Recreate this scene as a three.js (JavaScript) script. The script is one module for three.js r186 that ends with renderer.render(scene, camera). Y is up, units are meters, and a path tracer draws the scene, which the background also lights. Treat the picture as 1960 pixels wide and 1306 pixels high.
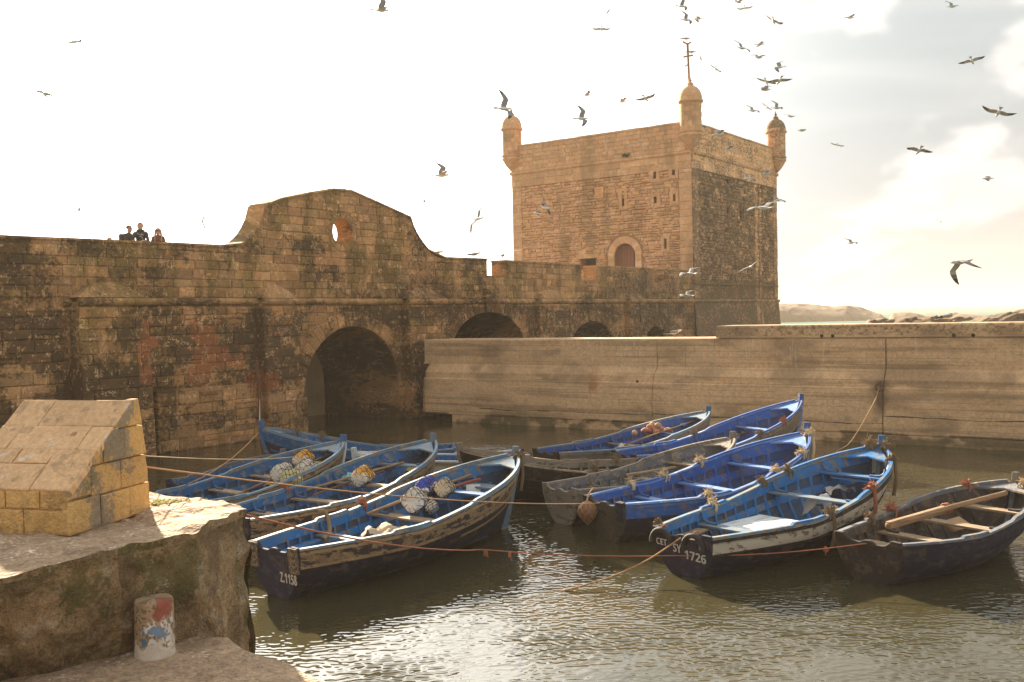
import * as THREE from 'three';
import { mergeGeometries, toCreasedNormals } from 'three/addons/utils/BufferGeometryUtils.js';
import { RoundedBoxGeometry } from 'three/addons/geometries/RoundedBoxGeometry.js';
import { TextGeometry } from 'three/addons/geometries/TextGeometry.js';
import { FontLoader } from 'three/addons/loaders/FontLoader.js';

// ---------------------------------------------------------------- camera, sky, sun, exposure
const scene = new THREE.Scene();
const FOCAL = 1906, PW = 1960, PH = 1306, EYE = 4;              // focal length in photo pixels, photo size, eye height above the water
const camera = new THREE.PerspectiveCamera(2 * Math.atan(PH / 2 / FOCAL) * 180 / Math.PI, PW / PH, 0.1, 9000);
camera.rotation.order = 'YXZ';
camera.position.set(0, EYE, 0);
camera.rotation.set(-Math.atan(50 / FOCAL), 0, -1.2 * Math.PI / 180);
camera.updateMatrixWorld(true);

const renderer = new THREE.WebGLRenderer({ antialias: true });
renderer.toneMapping = THREE.LinearToneMapping;
renderer.toneMappingExposure = 4.6;
renderer.shadowMap.enabled = true;

const SUN_AZ = -18 * Math.PI / 180, SUN_EL = 17.5 * Math.PI / 180;   // azimuth from straight ahead, to the left
const sunDir = new THREE.Vector3(Math.sin(SUN_AZ) * Math.cos(SUN_EL), Math.sin(SUN_EL), -Math.cos(SUN_AZ) * Math.cos(SUN_EL));
const sun = new THREE.DirectionalLight(new THREE.Color(1, 0.86, 0.66), 5);
sun.position.copy(sunDir).multiplyScalar(120); sun.target.position.set(2, 2, -30);
sun.castShadow = true; sun.shadow.mapSize.set(4096, 4096); sun.shadow.radius = 2;
Object.assign(sun.shadow.camera, { left: -60, right: 60, top: 50, bottom: -50, near: 1, far: 300 });
scene.add(sun, sun.target);

// noise
function hash2(x, y, s) { let h = Math.imul(x | 0, 374761393) + Math.imul(y | 0, 668265263) + Math.imul(s | 0, 974634541); h = Math.imul(h ^ (h >>> 13), 1274126177); h ^= h >>> 16; return (h >>> 0) / 4294967296; }
function vnoise(x, y, s = 0) {
  const xi = Math.floor(x), yi = Math.floor(y), fx = x - xi, fy = y - yi, u = fx * fx * (3 - 2 * fx), v = fy * fy * (3 - 2 * fy);
  const a = hash2(xi, yi, s), b = hash2(xi + 1, yi, s), c = hash2(xi, yi + 1, s), d = hash2(xi + 1, yi + 1, s);
  return a + (b - a) * u + (c - a) * v + (a - b - c + d) * u * v;
}
function fbm(x, y, s = 0, o = 5) { let a = 0.5, r = 0, n = 0; for (let i = 0; i < o; i++) { r += a * vnoise(x, y, s + i * 17); n += a; a *= 0.5; x = x * 2.03 + 5.1; y = y * 2.03 + 1.7; } return r / n; }
function noise3(p, f, s) { return (vnoise(p.x * f + p.y * f * 0.31, p.z * f - p.y * f * 0.73, s) + vnoise(p.y * f + 7.3, (p.x - p.z) * f * 0.71 + 3.1, s + 5)) - 1; }
const sstep = (a, b, x) => { const t = Math.min(1, Math.max(0, (x - a) / (b - a))); return t * t * (3 - 2 * t); };
const mix = (a, b, t) => a + (b - a) * t;
const mix3 = (a, b, t) => [mix(a[0], b[0], t), mix(a[1], b[1], t), mix(a[2], b[2], t)];
function rng(seed) { let a = seed >>> 0; return () => { a = (a + 0x6D2B79F5) | 0; let t = Math.imul(a ^ (a >>> 15), 1 | a); t = (t + Math.imul(t ^ (t >>> 7), 61 | t)) ^ t; return ((t ^ (t >>> 14)) >>> 0) / 4294967296; }; }

function makeSky() {
  const W = 2048, H = 1024, d = new Float32Array(W * H * 4), v = new THREE.Vector3();
  for (let j = 0; j < H; j++) for (let i = 0; i < W; i++) {
    const el = ((j + 0.5) / H - 0.5) * Math.PI, az = ((i + 0.5) / W - 0.5) * 2 * Math.PI;
    v.set(Math.cos(el) * Math.cos(az), Math.sin(el), Math.cos(el) * Math.sin(az));
    const y = Math.max(0, v.y);
    const ang = Math.acos(Math.min(1, Math.max(-1, v.dot(sunDir)))) * 180 / Math.PI;
    let c = mix3([0.150, 0.150, 0.150], [0.106, 0.121, 0.128], sstep(0.0, 0.2, y));
    c = mix3(c, [0.160, 0.172, 0.186], sstep(0.45, 1, y));
    // cumulus banks and thin streaks of cloud
    const k = 1 / (y + 0.16), px = v.x * k, pz = v.z * k;
    const w = fbm(px * 1.1, pz * 1.1, 3, 3);
    const cu = sstep(0.50, 0.60, fbm(v.x * 8.5 + v.z * 3.1 + v.y * 3.2 + w * 0.8 + 3.7, v.y * 19 - v.x * 3.2 + v.z * 2 + w * 0.6 + 1.2, 11, 7));
    const st = sstep(0.5, 0.78, fbm(px * 0.7 + pz * 0.5 + 9, (pz - px * 0.35) * 2.6 + w, 41, 6));
    const cover = Math.min(1, cu * 0.95 + st * 0.35) * sstep(0.0, 0.05, v.y);
    c = mix3(c, mix3([0.172, 0.170, 0.166], [0.225, 0.224, 0.219], fbm(px * 4, pz * 4, 71, 4)), cover);
    const g = 0.9 * Math.exp(-ang / 9) + 0.95 * Math.exp(-Math.pow(ang / 20, 2));
    c = [c[0] + g, c[1] + g * 0.97, c[2] + g * 0.9];
    if (v.y < 0) { const f = sstep(0, 0.06, -v.y); c = mix3(c, [0.1, 0.09, 0.06], f); }
    const o = (j * W + i) * 4; d[o] = c[0]; d[o + 1] = c[1]; d[o + 2] = c[2]; d[o + 3] = 1;
  }
  const t = new THREE.DataTexture(d, W, H, THREE.RGBAFormat, THREE.FloatType);
  t.mapping = THREE.EquirectangularReflectionMapping; t.magFilter = THREE.LinearFilter; t.minFilter = THREE.LinearFilter; t.needsUpdate = true;
  return t;
}
scene.background = makeSky(); scene.environment = scene.background;
scene.fog = new THREE.FogExp2(new THREE.Color(1, 0.85, 0.68), 0.0007);

// ---------------------------------------------------------------- helpers
// a pixel of the photograph gives a direction; the plane it is met with gives the distance
function ray(px, py) { return new THREE.Vector3((px - PW / 2) / FOCAL, -(py - PH / 2) / FOCAL, -1).applyQuaternion(camera.quaternion); }
function onLevel(px, py, y) { const r = ray(px, py), t = (y - EYE) / r.y; return new THREE.Vector3(r.x * t, y, r.z * t); }
function atDepth(px, py, D) { const r = ray(px, py), t = D / -r.z; return new THREE.Vector3(r.x * t, EYE + r.y * t, -D); }
function onPlane(px, py, group, axis = 'z', off = 0) {          // meets a plane of a group's own frame; returns the local point
  const inv = group.matrixWorld.clone().invert(), o = camera.position.clone().applyMatrix4(inv), d = ray(px, py).transformDirection(inv);
  return o.addScaledVector(d, (off - o[axis]) / d[axis]);
}
const taken = new Map();
function numbered(name) { const n = taken.get(name) || 0; taken.set(name, n + 1); return n ? `${name}_${String(n).padStart(3, '0')}` : name; }
function tag(o, label, category, group, kind) { if (label) o.userData.label = label; if (category) o.userData.category = category; if (group) o.userData.group = group; if (kind) o.userData.kind = kind; return o; }
function thing(name, label, category, pos = [0, 0, 0], turn = 0, group) {
  const o = new THREE.Group(); o.name = numbered(name); o.position.set(...pos); o.rotation.y = turn; scene.add(o); o.updateMatrixWorld(true);
  return tag(o, label, category, group);
}
function mesh(name, geo, mat, parent = scene) { const m = new THREE.Mesh(geo, mat); m.name = parent === scene ? numbered(name) : name; parent.add(m); return m; }
function structure(name, geo, mat, label, category) { return tag(mesh(name, geo, mat), label, category, null, 'structure'); }

class GB {                                                       // flat faces gathered into one geometry
  constructor() { this.p = []; this.u = []; this.c = []; }
  tri(a, b, c, ua, ub, uc, col = [1, 1, 1]) { for (const q of [a, b, c]) { this.p.push(q[0], q[1], q[2]); this.c.push(col[0], col[1], col[2]); } for (const q of [ua, ub, uc]) this.u.push(q[0], q[1]); }
  quad(a, b, c, d, ua, ub, uc, ud, col) { this.tri(a, b, c, ua, ub, uc, col); this.tri(a, c, d, ua, uc, ud, col); }
  get empty() { return !this.p.length; }
  geo() {
    const g = new THREE.BufferGeometry();
    g.setAttribute('position', new THREE.Float32BufferAttribute(this.p, 3)); g.setAttribute('uv', new THREE.Float32BufferAttribute(this.u, 2)); g.setAttribute('color', new THREE.Float32BufferAttribute(this.c, 3));
    g.computeVertexNormals(); return g;
  }
}
// a convex stone: outline in a plane (2-D points, counter-clockwise), chamfered front standing proud by `depth`
function polyStone(gb, pts, toP, toUV, depth, cham, back = 0.02, col, r) {
  let cx = 0, cy = 0; for (const p of pts) { cx += p[0] / pts.length; cy += p[1] / pts.length; }
  const n = pts.length, B = [], M = [], F = [];
  const jit = () => r ? (r() - 0.5) * cham * 0.9 : 0;
  for (const p of pts) {
    const dx = cx - p[0], dy = cy - p[1], ax = Math.min(Math.abs(dx), cham), ay = Math.min(Math.abs(dy), cham);
    B.push([p[0], p[1], -back]); M.push([p[0] + jit() * 0.4, p[1] + jit() * 0.4, depth - cham * 0.7]);
    F.push([p[0] + Math.sign(dx) * ax + jit(), p[1] + Math.sign(dy) * ay + jit(), depth + jit() * 0.35]);
  }
  const P = q => toP(q[0], q[1], q[2]), U = q => toUV(q[0], q[1]);
  const c = [cx, cy, depth + cham * 0.15];
  for (let i = 0; i < n; i++) {
    const k = (i + 1) % n;
    gb.tri(P(c), P(F[i]), P(F[k]), U(c), U(F[i]), U(F[k]), col);
    gb.quad(P(F[k]), P(F[i]), P(M[i]), P(M[k]), U(F[k]), U(F[i]), U(M[i]), U(M[k]), col);
    gb.quad(P(M[k]), P(M[i]), P(B[i]), P(B[k]), U(M[k]), U(M[i]), U(B[i]), U(B[k]), col);
  }
}
function layCourses(o, r) {                                      // rows of stones with uneven lengths; keeps those that lie inside
  const out = []; let y = o.y0;
  const ok = (a, b, c, d) => { for (const fs of [0, 0.5, 1]) for (const fy of [0, 0.5, 1]) if (!o.inside(mix(a, b, fs), mix(c, d, fy))) return false; return true; };
  const put = (a, b, c, d, lvl) => {
    if (ok(a, b, c, d)) { const g = o.gap; out.push([a + g, b - g, c + g, d - g]); return; }
    if (lvl <= 0) return; const m = (a + b) / 2;
    if (b - a > o.min * 2) { put(a, m, c, d, lvl - 1); put(m, b, c, d, lvl - 1); } else if (d - c > 0.2) { put(a, b, c, (c + d) / 2, lvl - 1); put(a, b, (c + d) / 2, d, lvl - 1); }
  };
  while (y < o.y1 - 0.05) {
    const h = Math.min(mix(o.h[0], o.h[1], r()), o.y1 - y); let s = o.s0 - r() * o.len[1];
    while (s < o.s1) {
      const l = mix(o.len[0], o.len[1], Math.pow(r(), 1.3));
      const a = Math.max(s, o.s0), b = Math.min(s + l, o.s1);
      if (b - a > o.min * 0.6) { if (o.split && r() < o.split && h > 0.24) { const q = y + h * mix(0.4, 0.6, r()); put(a, b, y, q, 3); put(a, b, q, y + h, 3); } else put(a, b, y, y + h, 3); }
      s += l;
    }
    y += h;
  }
  return out;
}
const rectPts = (q, r, j) => { const J = () => r ? (r() - 0.5) * j : 0; return [[q[0] + J(), q[2] + J()], [q[1] + J(), q[2] + J()], [q[1] + J(), q[3] + J()], [q[0] + J(), q[3] + J()]]; };
function gridGeo(nu, nv, f, uvf) {                               // smooth sheet from f(u, v)
  const p = [], uv = [], ix = [];
  for (let j = 0; j <= nv; j++) for (let i = 0; i <= nu; i++) { const a = f(i / nu, j / nv); p.push(a[0], a[1], a[2]); const t = uvf ? uvf(i / nu, j / nv, a) : [i / nu, j / nv]; uv.push(t[0], t[1]); }
  for (let j = 0; j < nv; j++) for (let i = 0; i < nu; i++) { const a = j * (nu + 1) + i, b = a + 1, c = a + nu + 1, d = c + 1; ix.push(a, b, d, a, d, c); }
  const g = new THREE.BufferGeometry(); g.setAttribute('position', new THREE.Float32BufferAttribute(p, 3)); g.setAttribute('uv', new THREE.Float32BufferAttribute(uv, 2)); g.setIndex(ix); g.computeVertexNormals(); return g;
}
function bx(w, h, d, x = 0, y = 0, z = 0, ry = 0, rx = 0, rz = 0) { const g = new RoundedBoxGeometry(w, h, d, 1, Math.min(w, h, d) * 0.12); g.rotateZ(rz); g.rotateX(rx); g.rotateY(ry); g.translate(x, y, z); return g; }
function plain(g) { const q = g.index ? g.toNonIndexed() : g; for (const k of Object.keys(q.attributes)) if (!['position', 'normal', 'uv'].includes(k)) q.deleteAttribute(k); if (!q.attributes.uv) q.setAttribute('uv', new THREE.Float32BufferAttribute(new Float32Array(q.attributes.position.count * 2), 2)); return q; }
const merge = list => mergeGeometries(list.map(plain));
const curve = pts => new THREE.CatmullRomCurve3(pts.map(p => p.isVector3 ? p : new THREE.Vector3(...p)), false, 'centripetal');
function tube(pts, r, seg = 24, rad = 6) { return new THREE.TubeGeometry(curve(pts), seg, r, rad, false); }
function capTube(pts, r, seg = 12, rad = 7) { const c = curve(pts), a = new THREE.SphereGeometry(r, rad, 5), b = a.clone(), p = c.getPoint(0), q = c.getPoint(1); a.translate(p.x, p.y, p.z); b.translate(q.x, q.y, q.z); return merge([new THREE.TubeGeometry(c, seg, r, rad, false), a, b]); }
function sag(a, b, drop, n = 12) { const out = []; for (let i = 0; i <= n; i++) { const t = i / n; out.push(a.clone().lerp(b, t).add(new THREE.Vector3(0, -drop * 4 * t * (1 - t), 0))); } return out; }

// textures
const enc = x => { x = Math.min(1, Math.max(0, x)); return 255 * (x <= 0.0031308 ? 12.92 * x : 1.055 * Math.pow(x, 1 / 2.4) - 0.055); };
function colorTex(W, H, f, wrap = true) {
  const d = new Uint8Array(W * H * 4);
  for (let j = 0; j < H; j++) for (let i = 0; i < W; i++) { const c = f((i + 0.5) / W, (j + 0.5) / H), o = (j * W + i) * 4; d[o] = enc(c[0]); d[o + 1] = enc(c[1]); d[o + 2] = enc(c[2]); d[o + 3] = 255; }
  const t = new THREE.DataTexture(d, W, H); t.colorSpace = THREE.SRGBColorSpace; t.magFilter = THREE.LinearFilter; t.minFilter = THREE.LinearFilter; if (wrap) t.wrapS = t.wrapT = THREE.RepeatWrapping; t.needsUpdate = true; return t;
}
function grayTex(W, H, f) {
  const d = new Uint8Array(W * H * 4);
  for (let j = 0; j < H; j++) for (let i = 0; i < W; i++) { const c = 255 * Math.min(1, Math.max(0, f((i + 0.5) / W, (j + 0.5) / H))), o = (j * W + i) * 4; d[o] = d[o + 1] = d[o + 2] = c; d[o + 3] = 255; }
  const t = new THREE.DataTexture(d, W, H); t.magFilter = THREE.LinearFilter; t.minFilter = THREE.LinearFilter; t.wrapS = t.wrapT = THREE.RepeatWrapping; t.needsUpdate = true; return t;
}
function scaled(t, x, y) { const c = t.clone(); c.repeat.set(x, y); c.needsUpdate = true; return c; }
// tileable noise for repeated textures
function tnoise(u, v, n, s) { const x = u * n, y = v * n, xi = Math.floor(x), yi = Math.floor(y), fx = x - xi, fy = y - yi, a = fx * fx * (3 - 2 * fx), b = fy * fy * (3 - 2 * fy), m = q => ((q % n) + n) % n; const h = (i, j) => hash2(m(i), m(j), s); return mix(mix(h(xi, yi), h(xi + 1, yi), a), mix(h(xi, yi + 1), h(xi + 1, yi + 1), a), b); }
function tfbm(u, v, n, s, o = 5) { let a = 0.5, r = 0, t = 0; for (let i = 0; i < o; i++) { r += a * tnoise(u, v, n, s + i); t += a; a *= 0.55; n *= 2; } return r / t; }
const stoneBump = grayTex(512, 512, (u, v) => { const a = tfbm(u, v, 8, 5, 6), p = tnoise(u, v, 90, 44); return a * 0.8 + 0.25 * tfbm(u, v, 64, 9, 3) - (p > 0.86 ? (p - 0.86) * 2.2 : 0); });
const woodBump = grayTex(512, 512, (u, v) => 0.6 * tfbm(u * 1, v * 8 % 1, 8, 3, 4) + 0.4 * tnoise(u, v, 128, 8));
const fineBump = grayTex(256, 256, (u, v) => tfbm(u, v, 16, 77, 5));
const std = o => new THREE.MeshStandardMaterial(o);
const rgb = (r, g, b) => new THREE.Color().setRGB(r, g, b);
const flat = (r, g, b, rough = 0.85) => std({ color: rgb(r, g, b), roughness: rough, bumpMap: fineBump, bumpScale: 0.003 });
// ---------------------------------------------------------------- water, sea, far rocks
const WATER_TILE = 21;
const ripples = (() => {
  const r = rng(91), waves = []; let slope2 = 0;
  for (let i = 0; i < 90; i++) { const k = i < 12 ? 14 + r() * 50 : 75 + r() * 200, a = 1.5 + (r() + r() - 1) * 1.35, kx = Math.round(k * Math.cos(a)), ky = Math.round(k * Math.sin(a)), kk = Math.hypot(kx, ky) || 1; const am = (i < 12 ? 0.55 : 1) / kk; waves.push([kx, ky, r() * 6.28, am]); slope2 += 0.5 * (am * kk * 2 * Math.PI / WATER_TILE) ** 2; }
  const N = 2048, h = new Float32Array(N * N), T = 2 * Math.PI; let lo = 1e9, hi = -1e9;
  for (const [kx, ky, ph, am] of waves) {
    const cx = new Float32Array(N), sx = new Float32Array(N), cy = new Float32Array(N), sy = new Float32Array(N);
    for (let i = 0; i < N; i++) { cx[i] = Math.cos(T * kx * i / N + ph); sx[i] = Math.sin(T * kx * i / N + ph); cy[i] = Math.cos(T * ky * i / N); sy[i] = Math.sin(T * ky * i / N); }
    for (let j = 0; j < N; j++) for (let i = 0; i < N; i++) h[j * N + i] += am * (sx[i] * cy[j] + cx[i] * sy[j]);
  }
  for (let j = 0; j < N; j++) for (let i = 0; i < N; i++) h[j * N + i] *= 0.35 + 1.3 * sstep(0.3, 0.7, tnoise(i / N, j / N, 9, 3) * 0.6 + tnoise(i / N, j / N, 21, 4) * 0.4);
  for (const v of h) { lo = Math.min(lo, v); hi = Math.max(hi, v); }
  const f = new Float32Array(N * N * 4);
  for (let i = 0; i < N * N; i++) { const v = (h[i] - lo) / (hi - lo); f[i * 4] = f[i * 4 + 1] = f[i * 4 + 2] = v; f[i * 4 + 3] = 1; }
  const t = new THREE.DataTexture(f, N, N, THREE.RGBAFormat, THREE.FloatType); t.magFilter = THREE.LinearFilter; t.minFilter = THREE.LinearFilter; t.wrapS = t.wrapT = THREE.RepeatWrapping; t.needsUpdate = true; return { tex: t, perSlope: (hi - lo) / Math.sqrt(slope2) };
})();
const rippleTex = ripples.tex;
const waterMat = new THREE.MeshPhysicalMaterial({ color: rgb(0.048, 0.041, 0.019), roughness: 0.05, ior: 1.5, bumpMap: rippleTex, bumpScale: 0.10 * ripples.perSlope });
const waterGeo = gridGeo(260, 330, (u, v) => {
  const x = mix(-26, 32, u), z = -mix(2.2, 70, v);
  return [x, 0.012 * Math.sin(x * 1.7 + z * 1.1) + 0.014 * (fbm(x * 0.9, z * 0.9, 7, 3) - 0.5), z];
}, (u, v, a) => [(a[0] + 5.5) / WATER_TILE, (a[2] + 24) / WATER_TILE]);
structure('harbour_water', waterGeo, waterMat, 'rippled olive brown harbour water around the moored boats', 'water');
const seaMat = new THREE.MeshPhysicalMaterial({ color: rgb(0.11, 0.20, 0.17), roughness: 0.5, ior: 1.33, specularIntensity: 0.25, bumpMap: rippleTex, bumpScale: 0.4 });
{ const g = new THREE.PlaneGeometry(3600, 3000, 8, 8); g.rotateX(-Math.PI / 2); const uv = g.attributes.uv; for (let i = 0; i < uv.count; i++) uv.setXY(i, uv.getX(i) * 120, uv.getY(i) * 120); g.translate(0, -0.12, -1400); structure('sea', g, seaMat, 'pale green open sea reaching the horizon beyond the rocks', 'sea'); }

const rockTex = colorTex(512, 512, (u, v) => { const a = tfbm(u, v, 6, 21), b = tfbm(u, v, 24, 31), k = sstep(0.55, 0.7, tfbm(u, v, 10, 63)); return mix3(mix3([0.105, 0.066, 0.034], [0.20, 0.13, 0.07], a), [0.06, 0.04, 0.02], k * 0.8 * b * 1.6); });
const rockMat = std({ map: rockTex, roughness: 0.95, bumpMap: stoneBump, bumpScale: 0.12 });
function rockMass(name, label, pts, depth, foot, seed, rough) {   // ridge line from pixels at a distance read from its water line
  const w0 = pts[0][0], w1 = pts[pts.length - 1][0];
  const topAt = px => { for (let i = 0; i + 1 < pts.length; i++) if (px <= pts[i + 1][0]) return mix(pts[i][1], pts[i + 1][1], (px - pts[i][0]) / (pts[i + 1][0] - pts[i][0])); return pts[pts.length - 1][1]; };
  const g = gridGeo(160, 36, (u, v) => {
    const px = mix(w0, w1, u), a = v * 2 - 0.35, top = atDepth(px, topAt(px), depth + foot * 0.5);
    const prof = Math.pow(Math.max(0, Math.sin(Math.PI * v)), 0.55);
    const D = depth + foot * (v - 0.0), p = atDepth(px, 600, D);
    const q = { x: p.x, y: 0, z: -D }; const nz = noise3(q, rough, seed) * 0.5 + noise3(q, rough * 2.7, seed + 3) * 0.3 + noise3(q, rough * 6.5, seed + 6) * 0.16;
    const end = sstep(0, 0.06, u) * sstep(0, 0.06, 1 - u);
    const H = Math.max(0.05, top.y);
    return [p.x + nz * H * 0.2, -0.4 + (H + 0.4) * prof * (0.35 + 0.65 * end) * (1 + nz * 0.22), -D + nz * H * 0.3];
  }, (u, v, a) => [a[0] / 12, a[2] / 12 + a[1] / 9]);
  return structure(name, g, rockMat, label, 'rocks');
}
rockMass('rocky_island', 'low brown rocky headland behind the tower across bright water', [[1440, 586], [1497, 581], [1530, 582], [1570, 586], [1590, 588], [1620, 586], [1650, 592], [1670, 598], [1700, 605]], 310, 42, 5, 0.12);
rockMass('flat_reef', 'flat dark reef lying in the sea to the right of the headland', [[1694, 606], [1706, 600], [1735, 598], [1758, 600], [1772, 604], [1840, 602], [1900, 604], [1990, 606]], 250, 22, 15, 0.16);
rockMass('shore_rocks', 'brown weathered shore rocks just behind the raised sea wall', [[1640, 615], [1668, 609], [1690, 610], [1735, 611], [1770, 612], [1785, 608], [1800, 613], [1850, 612], [1880, 608], [1920, 603], [1960, 598], [2060, 592]], 60, 14, 25, 0.5);

// ---------------------------------------------------------------- the rampart
const WALL_TURN = Math.atan2(0.81, 0.586);
const rampart = thing('rampart_wall', 'long weathered stone rampart with arches, curved gable and round opening', 'rampart', [-11.2, 0, -30.1], WALL_TURN);
const W = (px, py, off = 0) => { const p = onPlane(px, py, rampart, 'z', off); return [p.x, p.y]; };
const S0 = -9, S1 = 38.2, YB = -1.2;
const towerTexU = s => (s - S0) / (S1 - S0);
const red0 = W(300, 700), red1 = W(470, 640);
const wallTex = colorTex(2048, 640, (u, v) => {
  const s = S0 + u * (S1 - S0), y = YB + v * 10.5;
  const a = fbm(s * 0.8, y * 0.8, 2), b = fbm(s * 3.1, y * 3.1, 12, 5), fine = fbm(s * 14, y * 14, 22, 3), f2 = vnoise(s * 40, y * 40, 25);
  let c = mix3([0.25, 0.172, 0.092], [0.40, 0.285, 0.165], a * 0.6 + b * 0.5);
  c = mix3(c, [0.46, 0.36, 0.25], sstep(0.62, 0.8, b) * 0.5);
  // olive lichen on the upper courses, in streaks below the coping
  const st = fbm(s * 1.9, y * 0.35, 33, 5);
  c = mix3(c, [0.150, 0.118, 0.042], sstep(0.44, 0.62, st * 0.7 + b * 0.3) * 0.8 * (y > 3.6 ? 1 : 0.6));
  // black mould in patches, more of them on the lower courses
  const m = fbm(s * 0.55 + 4, y * 0.9, 52, 6) + (y < 4.4 ? 0.16 : 0) + (y < 2.2 ? 0.05 : 0) - (s > 1 && s < 8.5 && y < 1.9 ? 0.16 : 0);
  c = mix3(c, [0.050, 0.036, 0.019], sstep(0.49, 0.70, m + (fine - 0.5) * 0.55 + (b - 0.5) * 0.3) * 0.86);
  // reddish earth render left on a patch
  const rd = fbm(s * 0.9, y * 1.1, 72, 4); if (s > red0[0] - 1 && s < red1[0] + 1 && y < red1[1] + 0.6 && y > 1.6) c = mix3(c, [0.26, 0.118, 0.055], sstep(0.48, 0.58, rd + (b - 0.5) * 0.4) * 0.8);
  // flecks of salt and lime
  const l = fbm(s * 6, y * 6, 91, 4) * 0.7 + f2 * 0.3; const dash = vnoise(s * 46, y * 13, 95) * 0.6 + vnoise(s * 5, y * 5, 96) * 0.4; c = mix3(c, [0.50, 0.41, 0.30], Math.max(sstep(0.64, 0.74, l) * 0.75, sstep(0.74, 0.82, dash) * 0.7));
  const k = 0.55 + 0.6 * fine + 0.3 * f2; return [c[0] * k, c[1] * k, c[2] * k];
}, false);
const rampUV = (s, y) => [(s - S0) / (S1 - S0), (y - YB) / 10.5];
const rampMat = std({ map: wallTex, color: rgb(1.34, 1.01, 0.73), vertexColors: true, roughness: 0.95, bumpMap: scaled(stoneBump, 38, 9), bumpScale: 0.03 });
const mortarMat = std({ map: wallTex, color: rgb(1.25, 0.92, 0.66), roughness: 1, bumpMap: scaled(stoneBump, 60, 14), bumpScale: 0.03 });
const stoneTile = colorTex(256, 256, (u, v) => { const k = 0.7 + 0.6 * tfbm(u, v, 8, 55, 5); return [0.36 * k, 0.25 * k, 0.14 * k]; });

const topPix = [[0, 455], [130, 460], [300, 467], [430, 473]];
const gablePix = [[448, 474], [468, 466], [486, 448], [498, 424], [504, 402], [507, 389], [560, 378], [615, 367], [659, 361], [700, 379], [740, 397], [786, 418], [789, 430], [795, 444], [803, 458], [813, 472], [825, 485], [838, 493]];
const rightPix = [[850, 495], [931, 498], [938, 499], [1110, 509], [1330, 520]];
const topLine = [[S0, W(0, 455)[1] + 0.05], ...topPix.slice(0).map(p => W(...p)), ...gablePix.map(p => W(...p)), ...rightPix.map(p => W(...p))].filter((p, i, l) => !i || p[0] > l[i - 1][0] + 1e-4);
topLine[topLine.length - 1][0] = S1;
const topY = s => { for (let i = 0; i + 1 < topLine.length; i++) if (s <= topLine[i + 1][0]) return mix(topLine[i][1], topLine[i + 1][1], (s - topLine[i][0]) / (topLine[i + 1][0] - topLine[i][0])); return topLine[topLine.length - 1][1]; };
const WALK = 5.5, CORN = 4.62, PARAPET = 0.8;
// arches: left and right jamb, crown
function archOf(xl, xr, xc, yc, yj) { const l = W(xl, yj)[0], r = W(xr, yj)[0], t = W(xc, yc)[1]; return { c: (l + r) / 2, r: (r - l) / 2, top: t, spring: t - (r - l) / 2 * 0.98 }; }
const arches = [archOf(579, 762, 668, 625, 705), archOf(862, 1004, 930, 598, 648), archOf(1092, 1172, 1130, 615, 646), archOf(1234, 1275, 1253, 626, 648)];
arches[1].spring = arches[1].top - 1.75; arches[2].spring = arches[2].top - 1.3; arches[3].spring = arches[3].top - 0.75;
const archH = a => a.top - a.spring;
const inArch = (s, y, grow = 0) => arches.some(a => { const R = a.r + grow, H = archH(a) + grow, d = (s - a.c) / R; if (Math.abs(d) > 1) return false; return y < a.spring + H * Math.sqrt(1 - d * d); });
const oc = [W(633, 446)[0], W(677, 446)[0], W(655, 418)[1], W(655, 471)[1]];
const oculus = { s: (oc[0] + oc[1]) / 2, y: (oc[2] + oc[3]) / 2, r: (oc[2] - oc[3]) / 2 };
const crenels = [[W(932, 520)[0], W(968, 520)[0], W(940, 528)[1]], [W(1113, 520)[0], W(1142, 520)[0], W(1125, 537)[1]], [W(1252, 530)[0], W(1276, 530)[0], W(1262, 541)[1]]];
const inCrenel = (s, y, g = 0) => crenels.some(c => s > c[0] - g && s < c[1] + g && y > c[2] - g);
{ // lower body with the arched passages
  const sh = new THREE.Shape(); sh.moveTo(S0, YB); 
  for (const a of arches) { sh.lineTo(a.c - a.r, YB); for (let i = 0; i <= 20; i++) { const t = Math.PI * (1 - i / 20); sh.lineTo(a.c + a.r * Math.cos(t), a.spring + archH(a) * Math.sin(t)); } sh.lineTo(a.c + a.r, YB); }
  sh.lineTo(S1, YB); sh.lineTo(S1, WALK); sh.lineTo(S0, WALK); sh.closePath();
  const g = new THREE.ExtrudeGeometry(sh, { depth: 6, bevelEnabled: false }); g.translate(0, 0, -6);
  const uv = g.attributes.uv, ps = g.attributes.position; for (let i = 0; i < uv.count; i++) uv.setXY(i, ...rampUV(ps.getX(i) + ps.getZ(i) * 0.4, ps.getY(i)));
  mesh('wall_core', g, mortarMat, rampart);
  for (const a of arches) mesh('arch_backing', bx(a.r * 2 + 0.6, a.top + 1.6, 0.4, a.c, (a.top + 1.6) / 2 - 1.3, -4.4), std({ map: stoneTile, roughness: 1, bumpMap: stoneBump, bumpScale: 0.05 }), rampart);
}
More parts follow.
